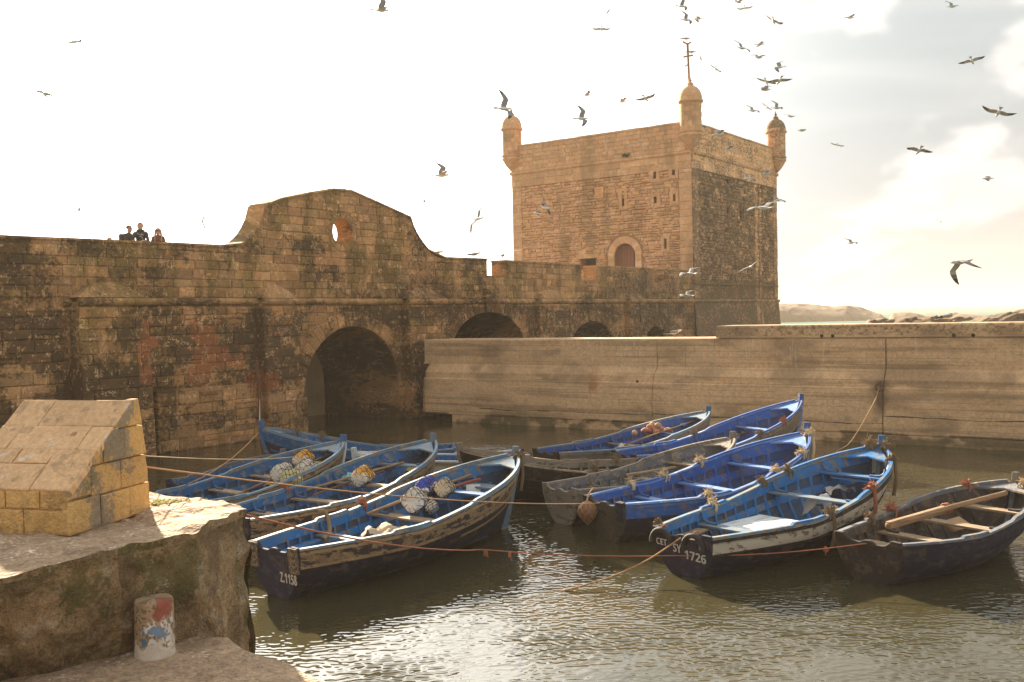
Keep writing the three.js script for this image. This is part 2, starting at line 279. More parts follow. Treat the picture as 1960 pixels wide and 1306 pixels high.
{ // parapet and curved gable, pierced by the round opening and the crenels
  const sh = new THREE.Shape(), cr = crenels; sh.moveTo(S0, WALK + 0.0); sh.lineTo(S1, WALK);
  const up = topLine.slice().reverse(); let last = S1 + 1;
  for (const p of up) {
    for (const c of [...cr].reverse()) if (last > c[1] && p[0] <= c[1]) { sh.lineTo(c[1], topY(c[1])); sh.lineTo(c[1], c[2]); sh.lineTo(c[0], c[2]); sh.lineTo(c[0], topY(c[0])); last = c[0]; }
    if (!cr.some(c => p[0] >= c[0] && p[0] <= c[1])) { sh.lineTo(p[0], p[1]); last = Math.min(last, p[0]); }
  }
  sh.closePath();
  const ho = new THREE.Path(); ho.absellipse(oculus.s, oculus.y, oculus.r, oculus.r, 0, Math.PI * 2, true); sh.holes.push(ho);
  const g = new THREE.ExtrudeGeometry(sh, { depth: PARAPET, bevelEnabled: false, curveSegments: 28 }); g.translate(0, 0.004, -PARAPET);
  const uv = g.attributes.uv, ps = g.attributes.position; for (let i = 0; i < uv.count; i++) uv.setXY(i, ...rampUV(ps.getX(i) + ps.getZ(i) * 0.4, ps.getY(i)));
  mesh('parapet', g, mortarMat, rampart);
}
const plinth = { s0: W(292, 780)[0], s1: W(572, 760)[0], y: W(420, 738)[1] };
// piers with pyramid caps
const piers = [[W(132, 575)[0], W(266, 575)[0], 0.42], [W(490, 572)[0], W(556, 572)[0], 0.3], [W(768, 572)[0], W(842, 572)[0], 0.3], [W(1022, 572)[0], W(1082, 572)[0], 0.28], [W(1196, 573)[0], W(1226, 573)[0], 0.28]];
const rr = rng(2024);
const archRing = 0.62;
const proud = (s, y) => { for (const p of piers) if (s > p[0] && s < p[1] && y < CORN) return p[2] + (CORN - y) * 0.05; if (s > plinth.s0 && s < plinth.s1 && y < plinth.y) return 0.2; return 0; };
{ // masonry
  const list = [];
  const inside = (s, y) => y < topY(s) - 0.06 && !inArch(s, y, archRing * (1 - 0)) && Math.hypot(s - oculus.s, y - oculus.y) > oculus.r + 0.12 && !inCrenel(s, y, 0.02) && !(y > CORN - 0.14 && y < CORN + 0.14) && !piers.some(p => y < CORN && s > p[0] - 0.02 && s < p[1] + 0.02) && !(s > plinth.s0 - 0.02 && s < plinth.s1 + 0.02 && y < plinth.y + 0.02);
  list.push(...layCourses({ s0: S0, s1: S1, y0: 0, y1: CORN - 0.13, h: [0.24, 0.40], len: [0.4, 1.15], min: 0.2, gap: 0.011, split: 0.1, inside }, rr));
  list.push(...layCourses({ s0: S0, s1: S1, y0: CORN + 0.14, y1: 9.6, h: [0.22, 0.33], len: [0.4, 1.0], min: 0.2, gap: 0.008, inside }, rr));
  const all = list.map(q => ({ q, z: 0 }));
  // faces of the piers and of the plinth
  for (const p of piers) for (const q of layCourses({ s0: p[0] + 0.01, s1: p[1] - 0.01, y0: 0, y1: CORN - 0.13, h: [0.3, 0.42], len: [0.5, 1.0], min: 0.25, gap: 0.01, inside: () => true }, rr)) all.push({ q, z: p[2], batter: 0.05 });
  for (const q of layCourses({ s0: plinth.s0, s1: plinth.s1, y0: 0, y1: plinth.y - 0.05, h: [0.26, 0.42], len: [0.4, 1.1], min: 0.2, gap: 0.012, split: 0.15, inside: (s, y) => !inArch(s, y, archRing) && !piers.some(p => s > p[0] - 0.02 && s < p[1] + 0.02) }, rr)) all.push({ q, z: 0.2 });
  for (const o of all) { const c = (o.q[0] + o.q[1]) / 2, D = 30.1 + 0.81 * c, X = -11.2 + 0.586 * c; o.show = Math.abs(X / D) > 0.56 || (o.q[2] < 2.9 && X > -2.5) ? 0 : (o.q[1] - o.q[0]) * (o.q[3] - o.q[2]) / D / D; }
  all.sort((a, b) => b.show - a.show);
  const mass = new GB();
  all.forEach((o, i) => {
    const gb = i < 300 ? new GB() : mass, t = 0.68 + 0.62 * rr(), tint = [t * (1 + (rr() - 0.5) * 0.12), t, t * (1 + (rr() - 0.5) * 0.16)];
    const z0 = o.z, bt = o.batter || 0;
    polyStone(gb, rectPts(o.q, rr, 0.03), (s, y, n) => [s, y, z0 + n + (bt ? (CORN - y) * bt : 0)], rampUV, 0.02 + rr() * 0.035, 0.022, 0.03, tint, rr);
    if (i < 300) mesh('stone', gb.geo(), rampMat, rampart);
  });
  tag(mesh('stone_courses', mass.geo(), rampMat, rampart), null, null, null, 'stuff');
  // backing of piers and plinth
  const pb = new GB();
  for (const p of piers) { const z0 = p[2], zb = p[2] + (CORN - YB) * 0.05; const a = [p[0], YB, 0], b = [p[1], YB, 0];
    const P = (s, y, z) => [s, y, z], U = rampUV;
    pb.quad(P(p[0], YB, zb), P(p[1], YB, zb), P(p[1], CORN, z0), P(p[0], CORN, z0), U(p[0], YB), U(p[1], YB), U(p[1], CORN), U(p[0], CORN));
    pb.quad(P(p[0], YB, -0.1), P(p[0], YB, zb), P(p[0], CORN, z0), P(p[0], CORN, -0.1), U(p[0] - 0.4, YB), U(p[0], YB), U(p[0], CORN), U(p[0] - 0.4, CORN));
    pb.quad(P(p[1], YB, zb), P(p[1], YB, -0.1), P(p[1], CORN, -0.1), P(p[1], CORN, z0), U(p[1], YB), U(p[1] + 0.4, YB), U(p[1] + 0.4, CORN), U(p[1], CORN));
    mesh('pier', pb.geo(), mortarMat, rampart); pb.p.length = pb.u.length = pb.c.length = 0;
    // cap
    const g = new GB(), w = p[1] - p[0], h = Math.min(0.62, w * 0.5), zt = p[2] + 0.06, A = [p[0] - 0.04, CORN + 0.13, zt], B = [p[1] + 0.04, CORN + 0.13, zt], A2 = [p[0] - 0.04, CORN + 0.13, -0.03], B2 = [p[1] + 0.04, CORN + 0.13, -0.03], T1 = [p[0] + w * 0.35, CORN + h, -0.02], T2 = [p[0] + w * 0.6, CORN + h * 1.06, -0.02];
    const u = q => rampUV(q[0], q[1]);
    g.quad(A, B, T2, T1, u(A), u(B), u(T2), u(T1)); g.tri(A2, A, T1, u(A2), u(A), u(T1)); g.tri(B, B2, T2, u(B), u(B2), u(T2));
    mesh('pier_cap', g.geo(), rampMat, rampart);
  }
  const pl = bx(plinth.s1 - plinth.s0, plinth.y - YB, 0.3, (plinth.s0 + plinth.s1) / 2, (plinth.y + YB) / 2, 0.05); { const uv = pl.attributes.uv, ps = pl.attributes.position; for (let i = 0; i < uv.count; i++) uv.setXY(i, ...rampUV(ps.getX(i), ps.getY(i))); }
  mesh('plinth', pl, mortarMat, rampart);
  // moulding under the parapet, stone by stone, stepping out round the piers
  let s = W(120, 575)[0]; const cuts = piers.flatMap(p => [p[0], p[1]]);
  while (s < S1 - 0.05) {
    let e = Math.min(s + 0.9 + rr() * 0.9, S1); for (const c of cuts) if (c > s + 0.05 && c < e) e = c;
    const mid = (s + e) / 2, pz = piers.find(p => mid > p[0] && mid < p[1]);
    const g = new THREE.CylinderGeometry(0.12, 0.12, e - s - 0.012, 12, 1); g.rotateZ(Math.PI / 2); g.scale(1, 1, 0.9); g.translate(mid, CORN + (rr() - 0.5) * 0.015, (pz ? pz[2] : 0) + 0.03);
    const uv = g.attributes.uv, ps = g.attributes.position; for (let i = 0; i < uv.count; i++) uv.setXY(i, ...rampUV(ps.getX(i), ps.getY(i) * 1.5));
    const cl = new Float32Array(ps.count * 3).fill(0.8 + rr() * 0.35); g.setAttribute('color', new THREE.BufferAttribute(cl, 3));
    mesh('moulding', g, rampMat, rampart); s = e;
  }
  // rings of arch stones
  for (const a of arches) {
    const n = Math.max(7, Math.round(Math.PI * a.r / 0.36)), H = archH(a);
    for (let i = 0; i < n; i++) {
      const t0 = Math.PI * (1 - (i + 0.03) / n), t1 = Math.PI * (1 - (i + 0.97) / n), w = (archRing - 0.05) * (0.86 + rr() * 0.2) * Math.min(1, a.r / 1.3 + 0.25);
      const q = (t, g) => [a.c + (a.r + g) * Math.cos(t), a.spring + (H + g) * Math.sin(t)], gb = new GB(), k = 0.85 + rr() * 0.5;
      polyStone(gb, [q(t0, 0.0), q(t1, 0.0), q(t1, w), q(t0, w)], (s, y, z) => [s, y, z], rampUV, 0.045 + rr() * 0.03, 0.025, 0.03, [k, k * 0.97, k * 0.93], rr);
      mesh('arch_stone', gb.geo(), rampMat, rampart);
    }
    for (const sd of [-1, 1]) for (let y = a.spring; y > 0.05; ) { const h = Math.min(0.3 + rr() * 0.14, y), w = (rr() < 0.5 ? 0.38 : 0.58), gb = new GB(), k = 0.75 + rr() * 0.5, x0 = sd < 0 ? a.c - a.r - w : a.c + a.r, x1 = x0 + w;
      polyStone(gb, rectPts([x0 + 0.008, x1 - 0.008, y - h + 0.008, y - 0.008], rr, 0.02), (s, yy, z) => [s, yy, z], rampUV, (sd < 0 && a === arches[0] ? 0.23 : 0.045) + rr() * 0.02, 0.022, 0.03, [k, k, k], rr); mesh('jamb_stone', gb.geo(), rampMat, rampart); y -= h; }
  }
  // ring of the round opening
  for (let i = 0; i < 14; i++) { const t0 = (i + 0.03) / 14 * Math.PI * 2, t1 = (i + 0.97) / 14 * Math.PI * 2, q = (t, r) => [oculus.s + r * Math.cos(t), oculus.y + r * Math.sin(t)], gb = new GB(), k = 0.95 + rr() * 0.3; polyStone(gb, [q(t0, oculus.r), q(t0, oculus.r + 0.2), q(t1, oculus.r + 0.2), q(t1, oculus.r)], (s, y, z) => [s, y, z], rampUV, 0.02, 0.012, 0.02, [k, k, k], rr); mesh('opening_stone', gb.geo(), rampMat, rampart); }
  // coping along the top of the parapet and the gable
  for (let s = S0; s < S1 - 0.1; ) {
    let e = Math.min(s + 0.7 + rr() * 0.5, S1); const c = crenels.find(c => e > c[0] && s < c[1]); if (c) { if (s >= c[0] - 0.02) { s = c[1]; continue; } e = c[0]; }
    const steep = Math.abs(topY(e) - topY(s)) > 0.32; if (steep) e = s + 0.18;
    const y0 = topY(s), y1 = topY(e), gb = new GB(), k = 0.8 + rr() * 0.4, th = 0.07, P = (x, y, z) => [x, y, z], g = 0.006, U = rampUV, z0 = 0.05, z1 = -PARAPET - 0.04;
    const a = s + g, b = e - g, A = P(a, y0, z0), B = P(b, y1, z0), C = P(b, y1 + th, z0 - 0.02), D = P(a, y0 + th, z0 - 0.02), A2 = P(a, y0, z1), B2 = P(b, y1, z1), C2 = P(b, y1 + th, z1), D2 = P(a, y0 + th, z1), col = [k, k, k];
    const u = q => U(q[0] + q[2] * 0.3, q[1]);
    gb.quad(A, B, C, D, u(A), u(B), u(C), u(D), col); gb.quad(D, C, C2, D2, u(D), u(C), u(C2), u(D2), col); gb.quad(B2, A2, D2, C2, u(B2), u(A2), u(D2), u(C2), col); gb.quad(A2, A, D, D2, u(A2), u(A), u(D), u(D2), col); gb.quad(B, B2, C2, C, u(B), u(B2), u(C2), u(C), col);
    mesh('coping_stone', gb.geo(), rampMat, rampart); s = e;
  }
  const kb = W(931, 575); for (const [w, y0, y1, z] of [[0.62, 553, 562, 0.2], [0.46, 562, 580, 0.12], [0.4, 580, 598, 0.1]]) { const t = W(931, y0)[1], b = W(931, y1)[1]; const g = bx(w, t - b - 0.01, z * 2, kb[0], (t + b) / 2, 0.06); { const uv = g.attributes.uv, ps = g.attributes.position; for (let i = 0; i < uv.count; i++) uv.setXY(i, ...rampUV(ps.getX(i), ps.getY(i))); } mesh('bracket_stone', g, mortarMat, rampart); }
}

// ---------------------------------------------------------------- the tower
const TS = 38.2, tw = 13.9, td = 13.5;
const towerPos = new THREE.Vector3(TS, 0, 0).applyMatrix4(rampart.matrixWorld);
const tower = thing('fortress_tower', 'square stone fortress tower with three domed corner turrets', 'tower', [towerPos.x, 0, towerPos.z], WALL_TURN);
const TL = (px, py) => { const p = onPlane(px, py, tower, 'x', 0); return [-p.z, p.y]; };       // left face: distance back from the corner, height
const TR = (px, py) => { const p = onPlane(px, py, tower, 'z', 0.0); return [p.x, p.y]; };
const yTop = 15.6, yCor = 13.72, yFr = 12.75, tBase = 4.62;
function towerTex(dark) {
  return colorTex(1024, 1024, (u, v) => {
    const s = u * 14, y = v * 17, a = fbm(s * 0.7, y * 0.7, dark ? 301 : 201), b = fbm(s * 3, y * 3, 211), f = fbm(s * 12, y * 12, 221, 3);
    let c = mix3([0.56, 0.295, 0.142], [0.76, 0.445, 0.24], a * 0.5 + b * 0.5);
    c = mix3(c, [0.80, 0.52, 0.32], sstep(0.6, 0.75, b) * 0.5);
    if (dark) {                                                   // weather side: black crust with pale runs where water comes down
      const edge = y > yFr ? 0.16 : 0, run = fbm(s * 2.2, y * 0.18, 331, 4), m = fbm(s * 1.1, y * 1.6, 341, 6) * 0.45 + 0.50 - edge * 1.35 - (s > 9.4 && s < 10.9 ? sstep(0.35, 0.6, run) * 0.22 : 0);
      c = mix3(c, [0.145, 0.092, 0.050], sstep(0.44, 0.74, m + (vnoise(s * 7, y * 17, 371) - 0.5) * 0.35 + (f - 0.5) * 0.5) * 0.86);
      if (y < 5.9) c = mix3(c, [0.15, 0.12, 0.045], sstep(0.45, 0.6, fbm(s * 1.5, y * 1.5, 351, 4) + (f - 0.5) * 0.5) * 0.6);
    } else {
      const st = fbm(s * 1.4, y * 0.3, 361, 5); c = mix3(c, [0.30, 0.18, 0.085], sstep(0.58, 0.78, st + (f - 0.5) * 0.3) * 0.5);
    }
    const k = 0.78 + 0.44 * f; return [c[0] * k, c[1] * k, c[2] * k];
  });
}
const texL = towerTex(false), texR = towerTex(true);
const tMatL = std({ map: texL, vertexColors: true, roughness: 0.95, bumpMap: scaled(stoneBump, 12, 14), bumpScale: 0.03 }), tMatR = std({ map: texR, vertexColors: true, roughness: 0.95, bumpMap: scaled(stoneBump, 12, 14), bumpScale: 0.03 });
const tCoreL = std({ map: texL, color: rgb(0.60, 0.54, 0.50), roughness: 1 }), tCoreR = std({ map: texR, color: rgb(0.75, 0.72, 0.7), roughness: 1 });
const tUV = (s, y) => [s / 14, y / 17];
const doorA = TL(1177, 512), doorB = TL(1217, 512), doorT = TL(1197, 466), door = { c: (doorA[0] + doorB[0]) / 2, r: Math.abs(doorA[0] - doorB[0]) / 2, top: doorT[1], bot: 6.0 };
const slitsL = [[1191, 367, 1196, 395], [1251, 329, 1257, 342], [1287, 322, 1293, 335], [1252, 377, 1258, 389], [1289, 372, 1294, 385], [1272, 457, 1277, 476], [1112, 496, 1141, 514]].map(q => { const a = TL(q[0], q[1]), b = TL(q[2], q[3]); return [Math.min(a[0], b[0]), Math.max(a[0], b[0]), b[1], a[1]]; });
const slitsR = [[1390, 342, 1395, 352], [1391, 396, 1395, 416], [1416, 403, 1420, 423]].map(q => { const a = TR(q[0], q[1]), b = TR(q[2], q[3]); return [Math.min(a[0], b[0]), Math.max(a[0], b[0]), b[1], a[1]]; });
{
  const inset = 0.05;
  // body: two visible faces pierced by openings, over a solid core coloured near black as inside shade
  const face = (wid, slits, dr) => { const sh = new THREE.Shape(); sh.moveTo(0, -1); sh.lineTo(wid, -1); sh.lineTo(wid, yTop - 0.02); sh.lineTo(0, yTop - 0.02); sh.closePath();
    for (const q of slits) { const h = new THREE.Path(); h.moveTo(q[0], q[2]); h.lineTo(q[0], q[3]); h.lineTo(q[1], q[3]); h.lineTo(q[1], q[2]); h.closePath(); sh.holes.push(h); }
    if (dr) { const h = new THREE.Path(); h.moveTo(dr.c - dr.r, dr.bot); for (let i = 0; i <= 16; i++) { const t = Math.PI * (1 - i / 16); h.lineTo(dr.c + dr.r * Math.cos(t), dr.top - dr.r + dr.r * Math.sin(t)); } h.lineTo(dr.c + dr.r, dr.bot); h.closePath(); sh.holes.push(h); }
    const g = new THREE.ExtrudeGeometry(sh, { depth: 0.7, bevelEnabled: false }); g.translate(0, 0, -0.7); const uv = g.attributes.uv, ps = g.attributes.position; for (let i = 0; i < uv.count; i++) uv.setXY(i, ...tUV(ps.getX(i) + ps.getZ(i) * 0.3, ps.getY(i))); return g; };
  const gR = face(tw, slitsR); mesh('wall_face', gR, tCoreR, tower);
  const gL = face(td, slitsL, door); gL.scale(-1, 1, 1); { const ix = gL.attributes; for (const k of ['position', 'normal', 'uv']) { const at = ix[k], n = at.itemSize, A = at.array; for (let i = 0; i < at.count; i += 3) for (let c = 0; c < n; c++) { const t = A[(i + 1) * n + c]; A[(i + 1) * n + c] = A[(i + 2) * n + c]; A[(i + 2) * n + c] = t; } } } gL.rotateY(-Math.PI / 2); gL.computeVertexNormals(); mesh('wall_face', gL, tCoreL, tower);
  mesh('wall_core', bx(tw - 1.6, 14.4 + 1, td - 1.6, tw / 2, 6.7, -td / 2), flat(0.05, 0.035, 0.02), tower);
  mesh('wall_face', bx(0.7, yTop + 1, td, tw - 0.35, yTop / 2 - 0.5, -td / 2), tCoreL, tower); mesh('wall_face', bx(tw - 1.42, yTop + 1, 0.7, tw / 2, yTop / 2 - 0.5, -td + 0.35), tCoreL, tower);
  mesh('roof_deck', bx(tw - 1.42, 0.3, td - 1.42, tw / 2, 14.2, -td / 2), flat(0.4, 0.3, 0.2), tower);
  const toL = (s, y, n) => [-n, y, -s], toR = (s, y, n) => [s, y, n], r = rng(515);
  const hole = (slits, dr) => (s, y, g = 0.03) => slits.some(q => s > q[0] - g && s < q[1] + g && y > q[2] - g && y < q[3] + g) || (dr && Math.abs(s - dr.c) < dr.r + 0.5 && y < dr.top - dr.r + Math.sqrt(Math.max(0, (dr.r + 0.5) ** 2 - (s - dr.c) ** 2)));
  const hL = hole(slitsL, door), hR = hole(slitsR);
  const qL = 0.85;
  const pan = (wid, hf, y0, pl) => layCourses({ s0: qL, s1: wid - qL * 0.9, y0, y1: yFr - 0.02, h: [0.15, 0.30], len: [0.2, 0.72], min: 0.13, gap: 0.016, split: 0.3, inside: (s, y) => !hf(s, y) && !(pl && s > pl[0] && s < pl[1] && y > pl[2] && y < pl[3]) }, r);
  const p0 = TL(1139, 359), p1 = TL(1156, 379), plq = [Math.min(p0[0], p1[0]), Math.max(p0[0], p1[0]), p1[1], p0[1]];
  const A = pan(td, hL, 5.6, plq); A.sort((a, b) => (b[1] - b[0]) * (b[3] - b[2]) - (a[1] - a[0]) * (a[3] - a[2]));
  const massL = new GB(), massR = new GB();
  A.forEach((q, i) => { const gb = i < 300 ? new GB() : massL, k = 0.84 + r() * 0.34; polyStone(gb, rectPts(q, r, 0.075).reverse(), toL, tUV, 0.03 + r() * 0.05, 0.035, 0.03, [k, k * (0.95 + r() * 0.08), k * (0.9 + r() * 0.14)], r); if (i < 300) mesh('rubble_stone', gb.geo(), tMatL, tower); });
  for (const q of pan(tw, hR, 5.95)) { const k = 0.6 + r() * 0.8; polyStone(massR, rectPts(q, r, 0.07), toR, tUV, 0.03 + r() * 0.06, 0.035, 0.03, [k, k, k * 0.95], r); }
  // quoins, frieze and parapet courses
  const courses = (gb0, to, rev, y0, y1, s0, s1, h, len, gap, dp, hf, tone, single, m) => { for (const q of layCourses({ s0, s1, y0, y1, h, len, min: 0.2, gap, inside: (s, y) => !hf || !hf(s, y) }, r)) { const k = tone * (0.85 + r() * 0.3); const pts = rectPts(q, r, 0.012), gb = single ? new GB() : gb0; polyStone(gb, rev ? pts.reverse() : pts, to, tUV, dp + r() * 0.012, 0.012, 0.03, [k, k, k], r); if (single) mesh(single, gb.geo(), m, tower); } };
  const dL = new GB(), dR = new GB();
  for (const [s0, s1] of [[0, qL], [td - qL * 0.9, td]]) for (let y = 5.6; y < yFr - 0.1;) { const h = Math.min(0.42 + r() * 0.12, yFr - y), gb = new GB(), k = 0.9 + r() * 0.3; polyStone(gb, rectPts([s0 + 0.004, s1 - 0.01, y + 0.008, y + h - 0.008], r, 0.01).reverse(), toL, tUV, 0.06, 0.015, 0.03, [k, k, k], r); mesh('quoin_stone', gb.geo(), tMatL, tower); y += h; }
  for (const [s0, s1] of [[0, qL], [tw - qL * 0.9, tw]]) courses(dR, toR, false, tBase + 0.15, yFr, s0 + 0.004, s1, [0.42, 0.52], [0.9, 0.9], 0.008, 0.062, null, 1.15, 'quoin_stone', tMatR);
  courses(massL, toL, true, yFr, yCor - 0.1, 0.005, td, [0.44, 0.48], [0.7, 1.5], 0.005, 0.075, null, 1.0, 'frieze_stone', tMatL);
  courses(massL, toL, true, yCor + 0.14, yTop - 0.1, 0.005, td, [0.24, 0.3], [0.4, 0.9], 0.007, 0.03, null, 1.0, 'parapet_stone', tMatL);
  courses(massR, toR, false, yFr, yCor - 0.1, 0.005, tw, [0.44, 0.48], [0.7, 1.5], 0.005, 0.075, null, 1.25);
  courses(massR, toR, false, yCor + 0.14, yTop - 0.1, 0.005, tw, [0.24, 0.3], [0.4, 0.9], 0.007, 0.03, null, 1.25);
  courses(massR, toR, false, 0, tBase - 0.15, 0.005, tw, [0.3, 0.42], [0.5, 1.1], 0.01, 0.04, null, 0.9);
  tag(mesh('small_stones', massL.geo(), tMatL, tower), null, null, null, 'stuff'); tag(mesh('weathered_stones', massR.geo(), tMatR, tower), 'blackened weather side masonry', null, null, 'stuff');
  // mouldings
  const bar = (len, rad, y, isL, m, off = 0.05) => { const g = new THREE.CylinderGeometry(rad, rad, len, 12, 24); g.rotateZ(Math.PI / 2); g.translate(len / 2, y, off); const uv = g.attributes.uv, ps = g.attributes.position; for (let i = 0; i < uv.count; i++) uv.setXY(i, ...tUV(ps.getX(i), ps.getY(i))); g.setAttribute('color', new THREE.BufferAttribute(new Float32Array(ps.count * 3).fill(1), 3)); if (isL) { g.rotateY(Math.PI / 2); g.translate(-0.0, 0, 0); const p2 = g.attributes.position; for (let i = 0; i < p2.count; i++) p2.setX(i, -p2.getX(i)); const ix = g.index.array; for (let i = 0; i < ix.length; i += 3) { const t = ix[i]; ix[i] = ix[i + 1]; ix[i + 1] = t; } g.computeVertexNormals(); } return mesh('moulding', g, m, tower); };
  bar(td + 0.1, 0.13, yCor, true, tMatL); bar(tw + 0.1, 0.13, yCor, false, tMatR); bar(tw + 0.15, 0.11, tBase, false, tMatR); 
  const ledge = bx(tw, 0.08, 0.12, tw / 2, TR(1420, 546)[1], 0.06); mesh('ledge', ledge, flat(0.14, 0.11, 0.04), tower);
  for (const [isL, wid, m] of [[true, td, tMatL], [false, tw, tMatR]]) for (let s = 0.05; s < wid - 0.1;) { const e = Math.min(wid, s + 0.8 + r() * 0.6), gb = new GB(), k = 0.85 + r() * 0.3; polyStone(gb, isL ? rectPts([s, e - 0.012, yTop - 0.1, yTop + r() * 0.04]).reverse() : rectPts([s, e - 0.012, yTop - 0.1, yTop + r() * 0.04]), isL ? toL : toR, tUV, 0.06, 0.012, 0.68, [k, k, k], r); mesh('coping_stone', gb.geo(), m, tower); s = e; }
  // battered foot on the weather side
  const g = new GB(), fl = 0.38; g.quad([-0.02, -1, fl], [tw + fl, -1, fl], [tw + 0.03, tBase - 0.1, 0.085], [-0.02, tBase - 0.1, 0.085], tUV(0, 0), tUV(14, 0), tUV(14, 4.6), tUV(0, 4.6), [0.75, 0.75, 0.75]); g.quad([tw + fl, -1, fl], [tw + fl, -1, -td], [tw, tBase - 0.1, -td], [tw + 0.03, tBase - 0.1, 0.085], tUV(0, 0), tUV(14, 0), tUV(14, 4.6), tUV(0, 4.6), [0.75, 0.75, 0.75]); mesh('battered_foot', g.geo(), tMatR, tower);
  // doorway
  for (let i = 0; i < 13; i++) { const t0 = Math.PI * (1 - (i + 0.03) / 13), t1 = Math.PI * (1 - (i + 0.97) / 13), cy = door.top - door.r, q = (t, rad) => [door.c + rad * Math.cos(t), cy + rad * Math.sin(t)], gb = new GB(), k = 1.05 + r() * 0.25; polyStone(gb, [q(t0, door.r), q(t1, door.r), q(t1, door.r + 0.46), q(t0, door.r + 0.46)].reverse(), toL, tUV, 0.07, 0.015, 0.03, [k, k, k], r); mesh('arch_stone', gb.geo(), tMatL, tower); }
  for (const sd of [-1, 1]) for (let y = door.top - door.r; y > 5.7;) { const h = 0.4, gb = new GB(), k = 1 + r() * 0.3, x0 = sd < 0 ? door.c - door.r - 0.45 : door.c + door.r; polyStone(gb, rectPts([x0, x0 + 0.45, y - h + 0.01, y]).reverse(), toL, tUV, 0.07, 0.015, 0.03, [k, k, k], r); mesh('jamb_stone', gb.geo(), tMatL, tower); y -= h; }
  const lf = mesh('door', bx(0.08, door.top - 5.4, door.r * 1.5, 0.55, (door.top + 5.4) / 2 - 0.1, -door.c - door.r * 0.25), std({ color: rgb(0.30, 0.13, 0.07), roughness: 0.8, bumpMap: woodBump, bumpScale: 0.01 }), tower);
  for (let i = 0; i < 5; i++) mesh('door_plank', bx(0.03, door.top - 5.5, door.r * 0.27, 0.495, (door.top + 5.4) / 2 - 0.12, -door.c - door.r * (0.88 - i * 0.3)), std({ color: rgb(0.33 + i * 0.01, 0.15, 0.08), roughness: 0.8 }), lf);
  for (const q of slitsL.slice(0, 6)) { const gb = new GB(), g2 = 0.22; for (const e of [[q[0] - g2, q[0], q[2] - g2, q[3] + g2], [q[1], q[1] + g2, q[2] - g2, q[3] + g2], [q[0], q[1], q[3], q[3] + g2], [q[0], q[1], q[2] - g2, q[2]]]) polyStone(gb, rectPts([e[0] + 0.004, e[1] - 0.004, e[2] + 0.004, e[3] - 0.004]).reverse(), toL, tUV, 0.088, 0.01, 0.03, [1.05, 1.03, 1], r); mesh('slit_surround', gb.geo(), tMatL, tower); }
  { const q = slitsL[6], gb = new GB(); polyStone(gb, rectPts([q[0] - 0.3, q[1] + 0.3, q[3] + 0.01, q[3] + 0.3]).reverse(), toL, tUV, 0.09, 0.015, 0.03, [1.05, 1.03, 1], r); mesh('lintel', gb.geo(), tMatL, tower); }
  { const gb = new GB(); polyStone(gb, rectPts(plq).reverse(), toL, tUV, 0.09, 0.02, 0.03, [1.25, 1.22, 1.2], r); const pm = mesh('carved_plaque', gb.geo(), tMatL, tower); const fr = new GB(); for (let i = 0; i < 16; i++) { const a = mix(plq[0], plq[1], 0.2 + 0.2 * (i % 4)), b = mix(plq[2], plq[3], 0.2 + 0.2 * (i >> 2)); polyStone(fr, rectPts([a - 0.05, a + 0.05, b - 0.05, b + 0.04]).reverse(), toL, tUV, 0.125, 0.02, -0.05, [1.1, 1.05, 1], r); } mesh('relief', fr.geo(), tMatL, pm); }
  // tuft growing from the moulding
  { const q = TL(1202, 300), ls = []; for (let i = 0; i < 60; i++) { const a = r() * 6.28, l = 0.15 + r() * 0.22, p = [-0.1, q[1] - 0.05, -q[0]], e = [p[0] - 0.05 - r() * 0.2, p[1] + Math.sin(a) * l * 0.5 + 0.14, p[2] + Math.cos(a) * l]; ls.push(tube([p, [(p[0] + e[0]) / 2, (p[1] + e[1]) / 2 + 0.06, (p[2] + e[2]) / 2], e], 0.012, 4, 4)); } const tf = mesh('wall_plant', merge(ls), flat(0.09, 0.10, 0.03)); tf.applyMatrix4(tower.matrixWorld); tag(tf, 'small green tuft rooted in the moulding of the tower', 'plant'); }
  // turrets
  const turret = (x, z, m, slit) => {
    const t = new THREE.Group(); t.name = 'turret'; t.position.set(x, 0, z); tower.add(t);
    const lathe = (name, pts) => { const g = new THREE.LatheGeometry(pts.map(p => new THREE.Vector2(...p)), 30); const uv = g.attributes.uv, ps = g.attributes.position; for (let i = 0; i < uv.count; i++) uv.setXY(i, 0.1 + uv.getX(i) * 0.32, ps.getY(i) / 17); g.setAttribute('color', new THREE.BufferAttribute(new Float32Array(ps.count * 3).fill(1), 3)); return mesh(name, g, m, t); };
    lathe('corbel', [[0.06, 13.85], [0.16, 13.95], [0.42, 14.25], [0.6, 14.55], [0.66, 14.66], [0.7, 14.68], [0.7, 14.78], [0.65, 14.8], [0.65, 14.86], [0.73, 14.9], [0.73, 14.98], [0.64, 15.0]]);
    lathe('cornice', [[0.66, 16.66], [0.74, 16.7], [0.78, 16.78], [0.74, 16.86], [0.68, 16.88]]);
    lathe('dome', [[0.7, 16.86], [0.7, 17.0], [0.66, 17.2], [0.57, 17.42], [0.42, 17.6], [0.24, 17.7], [0.19, 17.74]]);
    lathe('finial', [[0.2, 17.72], [0.2, 17.86], [0.13, 17.9], [0.06, 17.98], [0.1, 18.04], [0.1, 18.08], [0.04, 18.14], [0.03, 18.26], [0.0, 18.3]]);
    lathe('drum_core', [[0.63, 14.95], [0.63, 16.7]]);
    let row = 0; const rad = 0.66;
